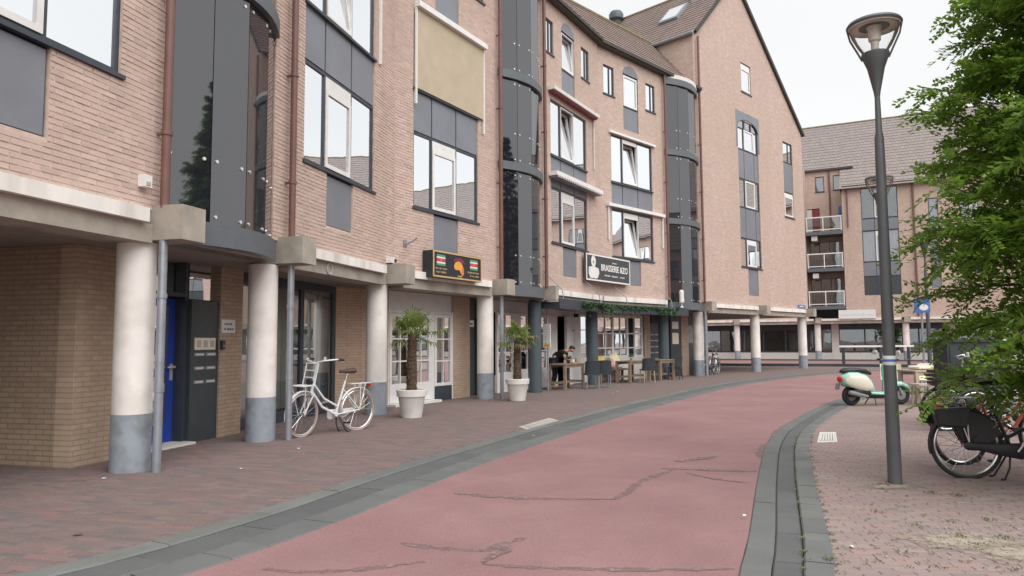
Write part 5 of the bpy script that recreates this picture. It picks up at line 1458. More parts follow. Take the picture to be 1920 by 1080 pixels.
# ------------------------------------------------------------------ potted palms
def palm(x, y, label, h, droop, seed, lean=0):
    r_ = random.Random(seed)
    t = thing('potted_palm', label, 'potted palm', (x, y, 0), seed, group='palms in white pots along the arcade')
    mb = MB(); mb.lathe([(.0, .01), (.195, .0), (.2, .02), (.262, .4), (.266, .405), (.29, .41), (.3, .53), (.285, .54), (.265, .53), (.255, .47), (.0, .465)], 28); mb.build('pot', M['pot'], t, smooth=True)
    mb = MB(); mb.lathe([(.0, .475), (.255, .472)], 20)
    for i in range(60):
        a, q = r_.uniform(0, 6.28), r_.uniform(.05, .24); leafquad(mb, Vector((q * math.cos(a), q * math.sin(a), .49)), .025)
    mb.build('soil', M['soil'], t)
    mb = MB(); prof = []
    n = 30
    for i in range(n + 1):
        z = .46 + (h - .46) * i / n; f = i / n
        prof.append(((.105 + .008 * math.sin(f * 3) - .035 * f) * (1.03 if i % 2 else .98), z))
    mb.lathe(prof, 16, jit=.1); tr = mb.build('trunk', M['palmtrunk'], t)
    fb = MB()
    for i in range(500):
        a = r_.uniform(0, 6.28); z = r_.uniform(.5, h); r0 = .1 - .03 * (z - .46) / (h - .46)
        p = Vector((r0 * math.cos(a), r0 * math.sin(a), z)); d = Vector((math.cos(a), math.sin(a), r_.uniform(-.2, 1))).normalized()
        s = Vector((-math.sin(a), math.cos(a), 0)) * .008; fb.face([p - s, p + s, p + d * .06])
    fb.build('fibre', M['palmtrunk'], tr, kind='stuff')
    nf = 17
    for k in range(nf):
        a = k * 2.4 + r_.uniform(-.3, .3); el = R(r_.choice((75, 60, 45, 30, 15, 0, -15)) + r_.uniform(-8, 8))
        L = r_.uniform(.22, .36)
        if k == 3: L, el, a = .52, R(12), droop
        dirv = Vector((math.cos(a) * math.cos(el), math.sin(a) * math.cos(el), math.sin(el)))
        p0 = Vector((0, 0, h - .03)); p1 = p0 + dirv * L - Vector((0, 0, .04 if el < .5 else 0))
        mb = MB(); mb.tube([p0, (p0 + p1) / 2 + Vector((0, 0, .02)), p1], .008, 5)
        side = dirv.cross(Vector((0, 0, 1))); side = side.normalized() if side.length > .1 else Vector((1, 0, 0))
        upv = side.cross(dirv)
        nb = 18
        for j in range(nb):
            th = R(-125 + 250 * j / (nb - 1)); ll = r_.uniform(.26, .36) * (1 - .25 * abs(th) / 2.2)
            d1 = (dirv * math.cos(th) + side * math.sin(th)).normalized()
            w = side * math.cos(th) - dirv * math.sin(th)
            mid = p1 + d1 * ll * .6 + upv * .02; tip = p1 + d1 * ll + Vector((0, 0, -r_.uniform(.03, .14)))
            mb.face([p1, mid + w * .016, tip, mid - w * .016])
        mb.build('frond', M['dry'] if (k == 3 or el < -.15) and r_.random() < .6 else M['palm'], t)
    return t
palm(-1.97, 13.95, 'larger potted palm in front of the white French doors', 1.62, 3.3, 3)
palm(.12, 17.75, 'potted palm beside the fourth white column, before the dark recess', 1.5, .4, 5)

# ------------------------------------------------------------------ bicycles
def bike(label, loc, rz, frame='bikewhite', tyre='tyre_worn', rim='chrome', steer=0, front_rack=False, rear_rack=True, coat=False, bag=False, case='black', saddle='leather', guard=None, lean=0, crate=False, group='parked bicycles', bagc='black'):
    t = thing('bicycle', label, 'bicycle', loc, rz, group=group)
    t.rotation_euler = (lean, 0, rz)
    r = .34; WB = 1.09; g = guard or frame
    def wheel(x, par, Tm=None):
        mb = MB(); mb.tube([Vector((x + r * math.cos(a), 0, r + r * math.sin(a) + .0)) for a in [2 * PI * i / 36 for i in range(36)]], .02, 8, closed=True)
        if Tm: mb.xf(Tm)
        w = mb.build('wheel', M[tyre], par, smooth=True)
        mb = MB(); mb.tube([Vector((x + (r - .028) * math.cos(a), 0, r + (r - .028) * math.sin(a))) for a in [2 * PI * i / 36 for i in range(36)]], .013, 6, closed=True)
        if Tm: mb.xf(Tm)
        mb.build('rim', M[rim], w, smooth=True)
        mb = MB(); mb.tube([Vector((x, -.055, r)), Vector((x, .055, r))], .03, 10)
        if Tm: mb.xf(Tm)
        mb.build('hub', M['chrome'], w, smooth=True)
        mb = MB()
        for i in range(18):
            a = 2 * PI * i / 18; mb.tube([Vector((x + .03 * math.cos(a + .5), .03 * (-1) ** i, r + .03 * math.sin(a + .5))), Vector((x + (r - .03) * math.cos(a), 0, r + (r - .03) * math.sin(a)))], .0025, 4)
        if Tm: mb.xf(Tm)
        mb.build('spokes', M['chrome'], w, kind='stuff')
    hx, hz = WB - .22, .86
    head = Vector((WB - .19, 0, .66)); headt = Vector((WB - .245, 0, .9))
    bb = Vector((.44, 0, .29)); seat = Vector((.24, 0, .82))
    ax = (headt - head).normalized()
    T = Matrix.Translation(head) @ Matrix.Rotation(steer, 4, ax) @ Matrix.Translation(-head)
    wheel(0, t); wheel(WB, t, T)
    mb = MB(); tb = mb.tube
    tb([head - ax * .02, headt], .024, 10); tb([head + ax * .03, Vector((.70, 0, .43)), bb], .021, 10)
    tb([head + ax * .16, Vector((.66, 0, .56)), Vector((.40, 0, .42))], .017, 10); tb([bb, seat], .018, 10)
    for s in (-.06, .06): tb([bb + Vector((0, s * .5, 0)), Vector((0, s, r))], .011, 8); tb([seat - Vector((-.03, 0, .14)), Vector((0, s, r))], .009, 8)
    tb([bb - Vector((0, .035, 0)), bb + Vector((0, .035, 0))], .032, 12)
    mb.build('frame', M[frame], t, smooth=True)
    mb = MB()
    for s in (-.05, .05): mb.tube([head - ax * .03 + Vector((0, s, 0)), Vector((WB - .09, s, .5)), Vector((WB, s, r))], .012, 8)
    mb.tube([head - ax * .03 + Vector((0, -.06, 0)), head - ax * .03 + Vector((0, .06, 0))], .016, 8)
    mb.xf(T); mb.build('fork', M[frame], t, smooth=True)
    mb = MB(); s0 = headt; s1 = headt + ax * .24
    mb.tube([s0, s1], .013, 8)
    mb.tube([s1 + Vector(p) for p in ((-.26, .31, .05), (-.12, .3, .06), (.03, .18, .04), (.05, 0, 0), (.03, -.18, .04), (-.12, -.3, .06), (-.26, -.31, .05))], .0125, 8)
    mb.xf(T); hb = mb.build('handlebar', M['chrome' if frame != 'bikewhite' else frame], t, smooth=True)
    for sy in (-1, 1):
        mb = MB(); mb.tube([s1 + Vector((-.28, .312 * sy, .05)), s1 + Vector((-.15, .303 * sy, .058))], .018, 8); mb.xf(T); mb.build('grip', M[saddle if saddle != 'leather' else 'black'], hb, smooth=True)
        mb = MB(); mb.tube([s1 + Vector((-.12, .3 * sy, .05)), s1 + Vector((-.2, .29 * sy, .02))], .006, 6); mb.xf(T); mb.build('brake_lever', M['chrome'], hb)
    mb = MB(); mb.lathe([(0, .07), (.03, .06), (.034, .02), (.02, 0)], 12, s1 + Vector((.0, .16, .04))); mb.xf(T); mb.build('bell', M['chrome'], hb, smooth=True)
    mb = MB(); mb.lathe([(.0, -.05), (.045, -.03), (.05, .03), (.0, .04)], 12)
    mb.xf(T @ Matrix.Translation(headt + Vector((.1, 0, -.06))) @ Matrix.Rotation(PI / 2, 4, 'Y')); mb.build('headlight', M['black'], t, smooth=True)
    sp = seat + Vector((-.045, 0, .13))
    mb = MB(); mb.tube([seat, sp], .0125, 8); mb.build('seat_post', M['chrome'], t, smooth=True)
    mb = MB(); mb.loft([(sp.x - .15, 0, sp.z + .03, .02, .03), (sp.x - .13, 0, sp.z + .035, .09, .045), (sp.x - .03, 0, sp.z + .035, .1, .04), (sp.x + .06, 0, sp.z + .035, .05, .03), (sp.x + .15, 0, sp.z + .03, .02, .022)], 12); mb.build('saddle', M[saddle], t, smooth=True)
    def mudguard(x, a0, a1, Tm=None):
        mb = MB(); n = 16; rr = r + .032
        for i in range(n):
            for (ya, yb, da, db) in ((-.03, -.018, .012, 0), (-.018, .018, 0, 0), (.018, .03, 0, .012)):
                q = []
                for k in (i, i + 1):
                    a = R(a0 + (a1 - a0) * k / n); q.append((a, k))
                P_ = lambda a, y, dr: Vector((x + (rr - dr) * math.cos(a), y, r + (rr - dr) * math.sin(a)))
                mb.face([P_(q[0][0], ya, da), P_(q[1][0], ya, da), P_(q[1][0], yb, db), P_(q[0][0], yb, db)])
        if Tm: mb.xf(Tm)
        mb.build('mudguard', M[g], t, smooth=True)
    mudguard(0, 30, 195); mudguard(WB, -12, 125, T)
    mb = MB(); cs = [(-.05, 0, .34, .01, .025), (-.02, 0, .34, .018, .045), (.1, 0, .33, .018, .04), (.36, 0, .3, .02, .07), (.5, 0, .29, .02, .085), (.55, 0, .29, .01, .05)]
    mb.loft([(x, -.07 + 0 * yc, zc, a, b) for x, yc, zc, a, b in cs], 12); mb.build('chain_case', M[case], t, smooth=True)
    for s, a in ((-1, .9), (1, .9 + PI)):
        mb = MB(); e = bb + Vector((.17 * math.cos(a), s * .1, .17 * math.sin(a))); mb.bar(bb + Vector((0, s * .1, 0)), e, .018); cr = mb.build('crank', M['chrome'], t)
        mb = MB(); mb.box(F0, e.x - .045, e.x + .045, -(e.y + s * .1), -(e.y + s * .02), e.z - .012, e.z + .012); mb.build('pedal', M['black'], cr)
    mb = MB()
    for s in (-.09, .09): mb.tube([bb + Vector((-.04, s * .4, -.05)), Vector((.36, s, .12)), Vector((.3, s * 1.2, .012))], .01, 6); 
    mb.tube([Vector((.3, -.11, .012)), Vector((.26, -.12, .01))], .011, 6); mb.tube([Vector((.3, .11, .012)), Vector((.26, .12, .01))], .011, 6)
    mb.build('kickstand', M['black'], t)
    if rear_rack:
        mb = MB(); z = 2 * r + .09
        for y in (-.07, 0, .07): mb.tube([Vector((.16, y, z)), Vector((-.24, y, z))], .007, 6)
        for x in (.16, -.04, -.24): mb.tube([Vector((x, -.08, z)), Vector((x, .08, z))], .007, 6)
        for y in (-.08, .08): mb.tube([Vector((-.12, y, z)), Vector((0, y * .9, r + .02))], .007, 6); mb.tube([Vector((-.02, y, z)), Vector((0, y * .9, r + .02))], .007, 6)
        mb.build('rear_rack', M['chrome' if frame != 'bikewhite' else frame], t, smooth=True)
        mb = MB(); mb.box(F0, -.27, -.245, -.04, .04, z - .06, z); mb.build('tail_light', M['red'], t)
    if front_rack:
        mb = MB(); x0 = WB - .1; z = 2 * r + .11
        for y in (-.14, -.05, .05, .14): mb.tube([Vector((x0 - .02, y, z)), Vector((x0 + .26, y, z))], .008, 6)
        for x in (x0 - .02, x0 + .12, x0 + .26): mb.tube([Vector((x, -.15, z)), Vector((x, .15, z))], .008, 6)
        for y in (-.14, .14): mb.tube([Vector((x0 + .2, y, z)), Vector((WB + .02, y * .45, r))], .008, 6)
        for y in (-.12, .12): mb.tube([Vector((x0 - .02, y, z)), Vector((x0 - .1, y, z + .34))], .01, 6)
        for k in (.12, .23, .34): mb.tube([Vector((x0 - .02 - .08 * k / .34, -.12, z + k)), Vector((x0 - .02 - .08 * k / .34, .12, z + k))], .009, 6)
        mb.xf(T); mb.build('front_rack', M[frame], t, smooth=True)
    if coat:
        mb = MB()
        for y in (-.045, .045):
            pts = [Vector((r * 1.04 * math.cos(R(a)), y, r + r * 1.04 * math.sin(R(a)))) for a in range(20, 121, 10)]
            mb.face(pts + [Vector((-.02, y, r - .02)), Vector((.1, y, r - .02))])
        mb.build('coat_guard', M['black'], t)
    if bag:
        for y in (-.15, .15):
            mb = MB(); z = .53
            mb.hexa([Vector((-.34, y - .05, z + .02)), Vector((-.06, y - .05, z)), Vector((-.06, y + .05, z)), Vector((-.34, y + .05, z + .02)), Vector((-.38, y - .06, z + .2)), Vector((-.02, y - .06, z + .22)), Vector((-.02, y + .06, z + .22)), Vector((-.38, y + .06, z + .2))])
            o = mb.build('pannier', M[bagc], t); bv = o.modifiers.new('bevel', 'BEVEL'); bv.width = .02; bv.segments = 2
    if crate:
        mb = MB(); x0 = WB + .02; z = .72
        for k in range(4): 
            zz = z + .01 + k * .06
            mb.box(F0, x0 - .14, x0 + .16, -.2, -.185, zz, zz + .045); mb.box(F0, x0 - .14, x0 + .16, .185, .2, zz, zz + .045); mb.box(F0, x0 - .14, x0 - .125, -.185, .185, zz, zz + .045); mb.box(F0, x0 + .145, x0 + .16, -.185, .185, zz, zz + .045)
        mb.box(F0, x0 - .14, x0 + .16, -.2, .2, z - .01, z); mb.xf(T); mb.build('front_crate', M['black'], t)
    return t
def towards(a, b): return math.atan2(b[1] - a[1], b[0] - a[0])
ra_, fa_ = (-2.6, 12.0), (-3.26, 11.2)
bike('white transport bicycle with a front carrier and brown saddle beside the second column', (ra_[0], ra_[1], 0), towards(ra_, fa_), front_rack=True, steer=.25, case='bikewhite', lean=.03)
bike('black bicycle with dark panniers and coat guard at the right edge under the tree', (4.76, 7.55, 0), R(-8), frame='black', tyre='rubber', rim='chrome', coat=True, bag=True, saddle='black', guard='black', lean=-.02)
bike('orange framed bicycle standing behind the black one with panniers', (5.2, 8.35, 0), R(6), frame='orange', tyre='rubber', coat=False, saddle='black', guard='black', case='black')
bike('dark bicycle with a front crate parked before the grey cabinet', (7.95, 11.2, 0), R(170), frame='black', tyre='rubber', crate=True, saddle='black', guard='black')
bike('silver grey bicycle half hidden by low foliage near the cabinet', (8.0, 10.6, 0), R(176), frame='grey', tyre='rubber', saddle='black', guard='black')
bike('maroon bicycle furthest back among the bicycles behind the tree', (8.6, 11.9, 0), R(184), frame='pipe', tyre='rubber', saddle='black', guard='pipe')
c5 = FC.P(.9, -.5, 0)
bike('bicycle with a blue green pannier leaning beside the first column of the gabled building', (c5.x, c5.y, 0), R(50), frame='black', tyre='rubber', bag=True, bagc='teal', saddle='black')
c5 = FC.P(1.7, -.6, 0)
bike('pale grey bicycle in the passage right of the blue green pannier', (c5.x, c5.y, 0), R(60), frame='chrome', tyre='grey', saddle='black')
cab = thing('utility_cabinet', 'dark grey street cabinet behind the parked bicycles under the tree', 'cabinet', (7.55, 11.95, 0))
mb = MB(); mb.box(F0, -.38, .5, -.2, .2, -.02, 1.4); o = mb.build('cabinet_body', M['frame'], cab)
mb = MB(); mb.box(F0, -.41, .53, -.23, .23, 1.4, 1.45); mb.build('lid', M['frame'], cab)
mb = MB(); mb.box(F0, -.34, .05, .2, .212, .1, 1.33); mb.box(F0, .07, .46, .2, .212, .1, 1.33); mb.build('door', M['panel_dark'], cab)

# ------------------------------------------------------------------ mint scooter
sc = thing('scooter', 'mint green and cream motor scooter with a black seat parked beside the lamp post', 'scooter', (7.52, 15.9, 0), R(8))
WBs, rw = 1.2, .215
for x, nm in ((0, 'rear'), (WBs, 'front')):
    mb = MB(); mb.tube([Vector((x + (rw - .05) * math.cos(2 * PI * i / 28), 0, rw + (rw - .05) * math.sin(2 * PI * i / 28))) for i in range(28)], .052, 10, closed=True); w = mb.build('wheel', M['rubber'], sc, smooth=True)
    mb = MB(); mb.tube([Vector((x, -.03, rw)), Vector((x, .03, rw))], .11, 18); mb.build('rim', M['grey'], w, smooth=True)
mb = MB(); mb.loft([(-.26, 0, .56, .05, .05), (-.22, 0, .56, .13, .12), (-.1, 0, .58, .18, .18), (.1, 0, .56, .2, .2), (.3, 0, .5, .19, .2), (.42, 0, .42, .16, .18), (.48, 0, .36, .14, .1)], 16); mb.build('rear_body', M['mint'], sc, smooth=True)
for s in (-1, 1):
    mb = MB(); mb.loft([(-.2, s * .13, .54, .03, .05), (-.13, s * .155, .55, .06, .13), (.08, s * .17, .53, .075, .175), (.28, s * .16, .48, .065, .16), (.42, s * .135, .42, .03, .08)], 14); mb.build('side_panel', M['cream'], sc, smooth=True)
mb = MB(); mb.loft([(-.22, 0, .745, .07, .03), (-.15, 0, .77, .12, .05), (.1, 0, .78, .14, .055), (.32, 0, .75, .13, .055), (.46, 0, .7, .08, .04)], 14); mb.build('seat', M['black'], sc, smooth=True)
mb = MB(); mb.loft([(.4, 0, .27, .15, .05), (.6, 0, .25, .17, .04), (.85, 0, .25, .17, .04), (.98, 0, .3, .17, .06)], 12); mb.build('floorboard', M['mint'], sc, smooth=True)
mb = MB(); mb.loft([(.38, 0, .2, .1, .05), (.6, 0, .18, .12, .04), (.9, 0, .19, .1, .04)], 10); mb.loft([(-.12, -.1, .25, .05, .06), (.1, -.12, .3, .08, .12), (.35, -.1, .3, .07, .11)], 10); mb.build('engine', M['black'], sc, smooth=True)
mb = MB(); n = 10
rows = [(.99, .3, .17), (1.01, .45, .2), (.985, .62, .2), (.95, .8, .17), (.93, .9, .1)]
for (x0, z0, w0), (x1, z1, w1) in zip(rows, rows[1:]):
    for i in range(n):
        a0, a1 = -1 + 2 * i / n, -1 + 2 * (i + 1) / n
        q = lambda x, z, w, a, e: Vector((x - .09 * a * a + e, w * a, z))
        for e in (0, .03): mb.face([q(x0, z0, w0, a0, e), q(x0, z0, w0, a1, e), q(x1, z1, w1, a1, e), q(x1, z1, w1, a0, e)])
    for a in (-1, 1): mb.face([q(x0, z0, w0, a, 0), q(x1, z1, w1, a, 0), q(x1, z1, w1, a, .03), q(x0, z0, w0, a, .03)])
mb.build('leg_shield', M['mint'], sc, smooth=True)
mb = MB(); mb.tube([Vector((1.02, 0, .85)), Vector((1.14, 0, .45)), Vector((WBs, -.07, rw))], .03, 10); mb.build('fork', M['grey'], sc, smooth=True)
mb = MB(); mb.loft([(.98, 0, .42, .05, .03), (1.05, 0, .45, .09, .06), (1.2, 0, .46, .1, .055), (1.33, 0, .4, .08, .05), (1.4, 0, .33, .04, .03)], 12); mb.build('mudguard', M['mint'], sc, smooth=True)
mb = MB(); mb.loft([(.9, 0, .97, .05, .04), (.96, 0, .98, .12, .07), (1.02, 0, .97, .12, .07), (1.06, 0, .95, .07, .06)], 12); hb = mb.build('handlebar', M['mint'], sc, smooth=True)
mb = MB(); mb.tube([Vector((.92, -.34, 1.0)), Vector((.96, -.12, .99)), Vector((.96, .12, .99)), Vector((.92, .34, 1.0))], .014, 8); mb.build('bar', M['chrome'], hb, smooth=True)
mb = MB(); mb.lathe([(0, 0), (.06, .0), (.07, .03), (0, .05)], 14); mb.xf(Matrix.Translation((1.06, 0, .96)) @ Matrix.Rotation(PI / 2, 4, 'Y')); mb.build('headlight', M['chrome'], sc, smooth=True)
for s in (-1, 1):
    mb = MB(); mb.tube([Vector((.93, s * .3, 1.0)), Vector((.9, s * .38, 1.14))], .007, 6); mr_ = mb.build('mirror', M['chrome'], sc)
    mb = MB(); mb.loft([(.87, s * .39, 1.16, .02, .015), (.88, s * .39, 1.16, .075, .05), (.905, s * .39, 1.16, .075, .05), (.925, s * .39, 1.16, .02, .015)], 12); mb.build('mirror_head', M['bikewhite'], mr_, smooth=True)
    mb = MB(); mb.tube([Vector((.92, s * .36, 1.0)), Vector((.94, s * .24, 1.0))], .02, 8); mb.build('grip', M['black'], sc)
mb = MB()
for i in range(8):
    a0, a1 = -1 + i / 4, -1 + (i + 1) / 4; q = lambda a, z, w: Vector((1.05 - .06 * a * a - (z - 1.0) * .25, w * a, z))
    mb.face([q(a0, 1.0, .14), q(a1, 1.0, .14), q(a1, 1.3, .22), q(a0, 1.3, .22)]); mb.face([q(a0, 1.3, .22), q(a1, 1.3, .22), q(a1, 1.45, .15), q(a0, 1.45, .15)])
mb.build('windscreen', M['glass_clear'], sc, smooth=True)
mb = MB(); mb.loft([(-.3, 0, .58, .04, .04), (-.27, 0, .58, .09, .065), (-.2, 0, .58, .1, .06)], 12); mb.build('tail_light', M['red'], sc, smooth=True)
mb = MB(); mb.obox(Matrix.Translation((-.31, 0, .42)) @ Matrix.Rotation(.25, 4, 'Y'), .006, .085, .07); mb.build('licence_plate', M['steel'], sc)
mb = MB(); mb.tube([Vector((.3, -.16, .2)), Vector((.1, -.17, .24)), Vector((-.15, -.17, .3))], [.025, .05, .045], 10); mb.build('exhaust', M['grey'], sc, smooth=True)
mb = MB(); mb.tube([Vector((.5, .1, .16)), Vector((.46, .2, .01))], .012, 6); mb.tube([Vector((.5, -.1, .16)), Vector((.46, -.2, .01))], .012, 6); mb.build('kickstand', M['black'], sc)

# ------------------------------------------------------------------ tables, chairs and bench of the brasserie
def table(label, p, rz, L, W, h, mt, group):
    t = thing('table', label, 'table', (p[0], p[1], 0), rz, group=group)
    n = 5
    for k in range(n):
        y0 = -W / 2 + W * k / n; mb = MB(); mb.box(F0, 0, L, -(y0 + W / n - .006), -y0, h - .035, h); mb.build('plank', M[mt], t)
    for x in (.05, L - .05):
        for y in (-W / 2 + .05, W / 2 - .05):
            mb = MB(); mb.box(F0, x - .04, x + .04, -y - .04, -y + .04, 0, h - .036); mb.build('leg', M[mt], t)
    mb = MB(); mb.box(F0, .09, L - .09, -.03, .03, .18, .25); mb.box(F0, .03, .07, -W / 2 + .09, W / 2 - .09, .18, .25); mb.box(F0, L - .07, L - .03, -W / 2 + .09, W / 2 - .09, .18, .25)
    mb.box(F0, .05, L - .05, -W / 2 + .03, -W / 2 + .055, h - .12, h - .037); mb.box(F0, .05, L - .05, W / 2 - .055, W / 2 - .03, h - .12, h - .037); mb.build('stretcher', M[mt], t)
    return t
AB = lambda h: R(90 - h)
table('wooden terrace table with a person leaning over it, next to the menu post', (1.32, 21.42), AB(31), 1.35, .62, .78, 'wood', 'wooden tables of the brasserie')
table('wooden terrace table in front of the bench with yellow and pink cushions', (3.84, 24.86), AB(36), 1.3, .6, .76, 'wood', 'wooden tables of the brasserie')
table('wooden terrace table nearest the letterbox panel at the right end of the terrace', (5.2, 26.3), AB(44), 1.0, .6, .76, 'wood', 'wooden tables of the brasserie')
def chair(label, p, rz, mt='darkchair', leg='lightwood', group='dark chairs on the brasserie terrace'):
    t = thing('chair', label, 'chair', (p[0], p[1], 0), rz, group=group)
    mb = MB(); mb.hexa([Vector(v) for v in ((-.22, -.22, .42), (.22, -.2, .43), (.22, .2, .43), (-.22, .22, .42), (-.22, -.22, .455), (.22, -.2, .465), (.22, .2, .465), (-.22, .22, .455))]); o = mb.build('seat', M[mt], t)
    mb = MB(); n = 8
    for i in range(n):
        a0, a1 = -1 + 2 * i / n, -1 + 2 * (i + 1) / n
        q = lambda a, z, e: Vector((-.2 - .12 * (z - .45) + .09 * a * a * a * a + e, .235 * a, z + (-.02 * a * a if z > .6 else 0)))
        for e in (0, -.022): mb.face([q(a0, .45, e), q(a1, .45, e), q(a1, .86, e), q(a0, .86, e)])
        mb.face([q(a0, .86, 0), q(a1, .86, 0), q(a1, .86, -.022), q(a0, .86, -.022)])
    for a in (-1, 1): mb.face([q(a, .45, 0), q(a, .86, 0), q(a, .86, -.022), q(a, .45, -.022)])
    mb.build('backrest', M[mt], t, smooth=True)
    for x, y in ((-.19, -.18), (-.19, .18), (.19, -.18), (.19, .18)):
        mb = MB(); mb.tube([Vector((x, y, .43)), Vector((x * 1.12, y * 1.1, 0))], [.02, .014], 8); mb.build('leg', M[leg], t, smooth=True)
    return t
chair('dark chair with its back to the street at the first terrace table', (2.42, 21.95), R(100), leg='steel')
chair('dark chair right behind the first one, before the dark column', (2.86, 22.5), R(92), leg='steel')
chair('dark chair with pale legs facing the middle terrace table', (4.72, 25.0), R(100))
chair('dark chair at the far right end of the brasserie terrace', (6.15, 26.95), R(150), leg='darkchair')
bn = thing('bench', 'wooden bench against the white brasserie front under the big window', 'bench', FC.P(-6.3, -.7, 0), AB(44.5))
mb = MB(); mb.box(F0, 0, 1.9, -.22, .22, .4, .45); mb.build('seat', M['wood'], bn)
for x in (.08, .95, 1.82):
    for y in (-.16, .16):
        mb = MB(); mb.box(F0, x - .035, x + .035, y - .035, y + .035, 0, .4); mb.build('leg', M['wood'], bn)
mb = MB(); mb.box(F0, .05, 1.85, -.22, -.18, .45, .5); mb.build('back_rail', M['wood'], bn)
def cushion(label, u, dz, col, rot, cat='cushion', sz=.24):
    t = thing('cushion', label, cat, FC.P(u, -.6, .45 + dz), AB(44.5), group='cushions on the terrace bench')
    mb = MB(); n = 8
    for k in (-1, 1):
        for i in range(n):
            for j in range(n):
                q = lambda a, b: Vector(((a / n - .5) * 2 * sz, k * .075 * (max(0, (1 - (2 * a / n - 1) ** 4) * (1 - (2 * b / n - 1) ** 4))) ** .5, sz + (b / n - .5) * 2 * sz))
                mb.face([q(i, j), q(i + 1, j), q(i + 1, j + 1), q(i, j + 1)])
    mb.xf(Matrix.Rotation(rot, 4, 'Y') @ Matrix.Rotation(-.3, 4, 'X')); mb.build('cover', M[col], t, smooth=True); return t
cushion('mustard yellow cushion at the left end of the terrace bench', -6.0, 0, 'yellow', 0)
cushion('pink cushion or blanket slumped in the middle of the terrace bench', -5.35, .0, 'pink', .5)
cushion('pale yellow cushion leaning behind the pink one on the bench', -5.1, .1, 'paleyel', -.3)
def table_plant(label, p, z, pot, s=1.0):
    t = thing('table_plant', label, 'plant pot', (p[0], p[1], z), group='small plants on the terrace tables')
    mb = MB(); mb.lathe([(.04, 0), (.055, .1), (.05, .1), (.0, .09)], 12); mb.build('pot', M[pot], t, smooth=True)
    mb = MB()
    for i in range(90): leafquad(mb, Vector((rnd.gauss(0, .05), rnd.gauss(0, .05), .14 + abs(rnd.gauss(0, .05)))) * s, .028)
    mb.build('leaves', M['garland'], t); return t
table_plant('small green plant in a dark pot on the first terrace table by the person', (1.72, 21.9), .78, 'black')
table_plant('small green plant in a pale pot on the middle terrace table', (4.2, 25.2), .76, 'steel')
def jar(label, p, z, col):
    t = thing('glass_jar', label, 'jar', (p[0], p[1], z), group='jars and glasses on the first terrace table')
    mb = MB(); mb.lathe([(.035, 0), (.04, .08), (.03, .12), (.03, .13)], 12); mb.build('jar_body', M[col], t, smooth=True)
    mb = MB(); mb.lathe([(.032, .13), (.032, .15), (0, .152)], 12); mb.build('lid', M['steel'], t)
jar('cream jar in the middle of the first terrace table', (1.88, 22.05), .78, 'cream'); jar('amber jar at the far end of the first terrace table', (2.0, 22.35), .78, 'wood'); jar('white jar beside the plant on the first terrace table', (1.62, 22.0), .78, 'white')
# menu post at the left end of the terrace
mp = thing('menu_post', 'white menu board on a slim steel post at the left end of the terrace', 'menu board', (1.05, 21.15, 0), R(-35))
mb = MB(); mb.tube([Vector((0, 0, 0)), Vector((0, 0, 2.45))], .028, 10); mb.build('post', M['steel'], mp, smooth=True)
mb = MB(); mb.box(F0, -.13, .13, .03, .06, 1.27, 1.98); bd = mb.build('board', M['white'], mp)
mb = MB()
for k in range(9): mb.box(F0, -.1, .1 - rnd.uniform(0, .06), .06, .062, 1.5 + k * .05, 1.51 + k * .05)
mb.build('print', M['slab'], bd)
mb = MB(); mb.prism(F0, [(-.1, 1.3), (.1, 1.3), (.08, 1.42), (.02, 1.36), (-.03, 1.46)], .06, .064); mb.build('picture', M['amber'], bd)

# ------------------------------------------------------------------ person bending over the first table
def skin_body(name, chains, mt, parent, sub=2):
    """chains: list of [(point, radius)...] sharing points by position"""
    idx, vs, rs, es = {}, [], [], []
    for ch in chains:
        pv = None
        for p, r in ch:
            k = tuple(round(c, 4) for c in p)
            if k not in idx: idx[k] = len(vs); vs.append(p); rs.append(r)
            if pv is not None: es.append((pv, idx[k]))
            pv = idx[k]
    me = bpy.data.meshes.new(name); me.from_pydata(vs, es, []); o = bpy.data.objects.new(name, me); COL.objects.link(o)
    sm = o.modifiers.new('skin', 'SKIN'); sm.use_smooth_shade = True
    for i, r in enumerate(rs):
        sv = me.skin_vertices[0].data[i]; sv.radius = (r, r) if not isinstance(r, tuple) else r; sv.use_root = (i == 0)
    ss = o.modifiers.new('sub', 'SUBSURF'); ss.levels = sub; ss.render_levels = sub
    dg = bpy.context.evaluated_depsgraph_get(); nm = bpy.data.meshes.new_from_object(o.evaluated_get(dg))
    bpy.data.objects.remove(o); nm.materials.clear(); nm.materials.append(mt)
    nm.polygons.foreach_set('use_smooth', [True] * len(nm.polygons))
    ob = bpy.data.objects.new(name, nm); COL.objects.link(ob); ob.parent = parent; return ob
ps = thing('person', 'person in a black t-shirt with short dark hair bending over the terrace table', 'person', (1.28, 22.25, 0), R(-14))
pel, chest, neck, head_ = (0, 0, .93), (.34, 0, 1.13), (.47, 0, 1.19), (.6, 0, 1.2)
legs = []
for s in (-1, 1): legs.append([(pel, (.13, .12)), ((.0, s * .1, .86), .095), ((.05, s * .12, .48), .062), ((-.02, s * .12, .1), .042), ((.02, s * .12, .05), .045), ((.13, s * .13, .03), .035)])
arms = []
for s in (-1, 1): arms.append([(chest, (.15, .12)), ((.36, s * .17, 1.12), .062), ((.4, s * .24, .96), .045), ((.52, s * .18, .85), .036), ((.6, s * .15, .81), .03), ((.66, s * .145, .80), .027)])
body = skin_body('body', [[(pel, (.13, .12)), ((.17, 0, 1.05), (.13, .11)), (chest, (.15, .12)), (neck, .055), ((.53, 0, 1.2), .06), (head_, (.085, .09)), ((.66, 0, 1.17), (.075, .07))]] + legs + arms, M['skin'], ps)
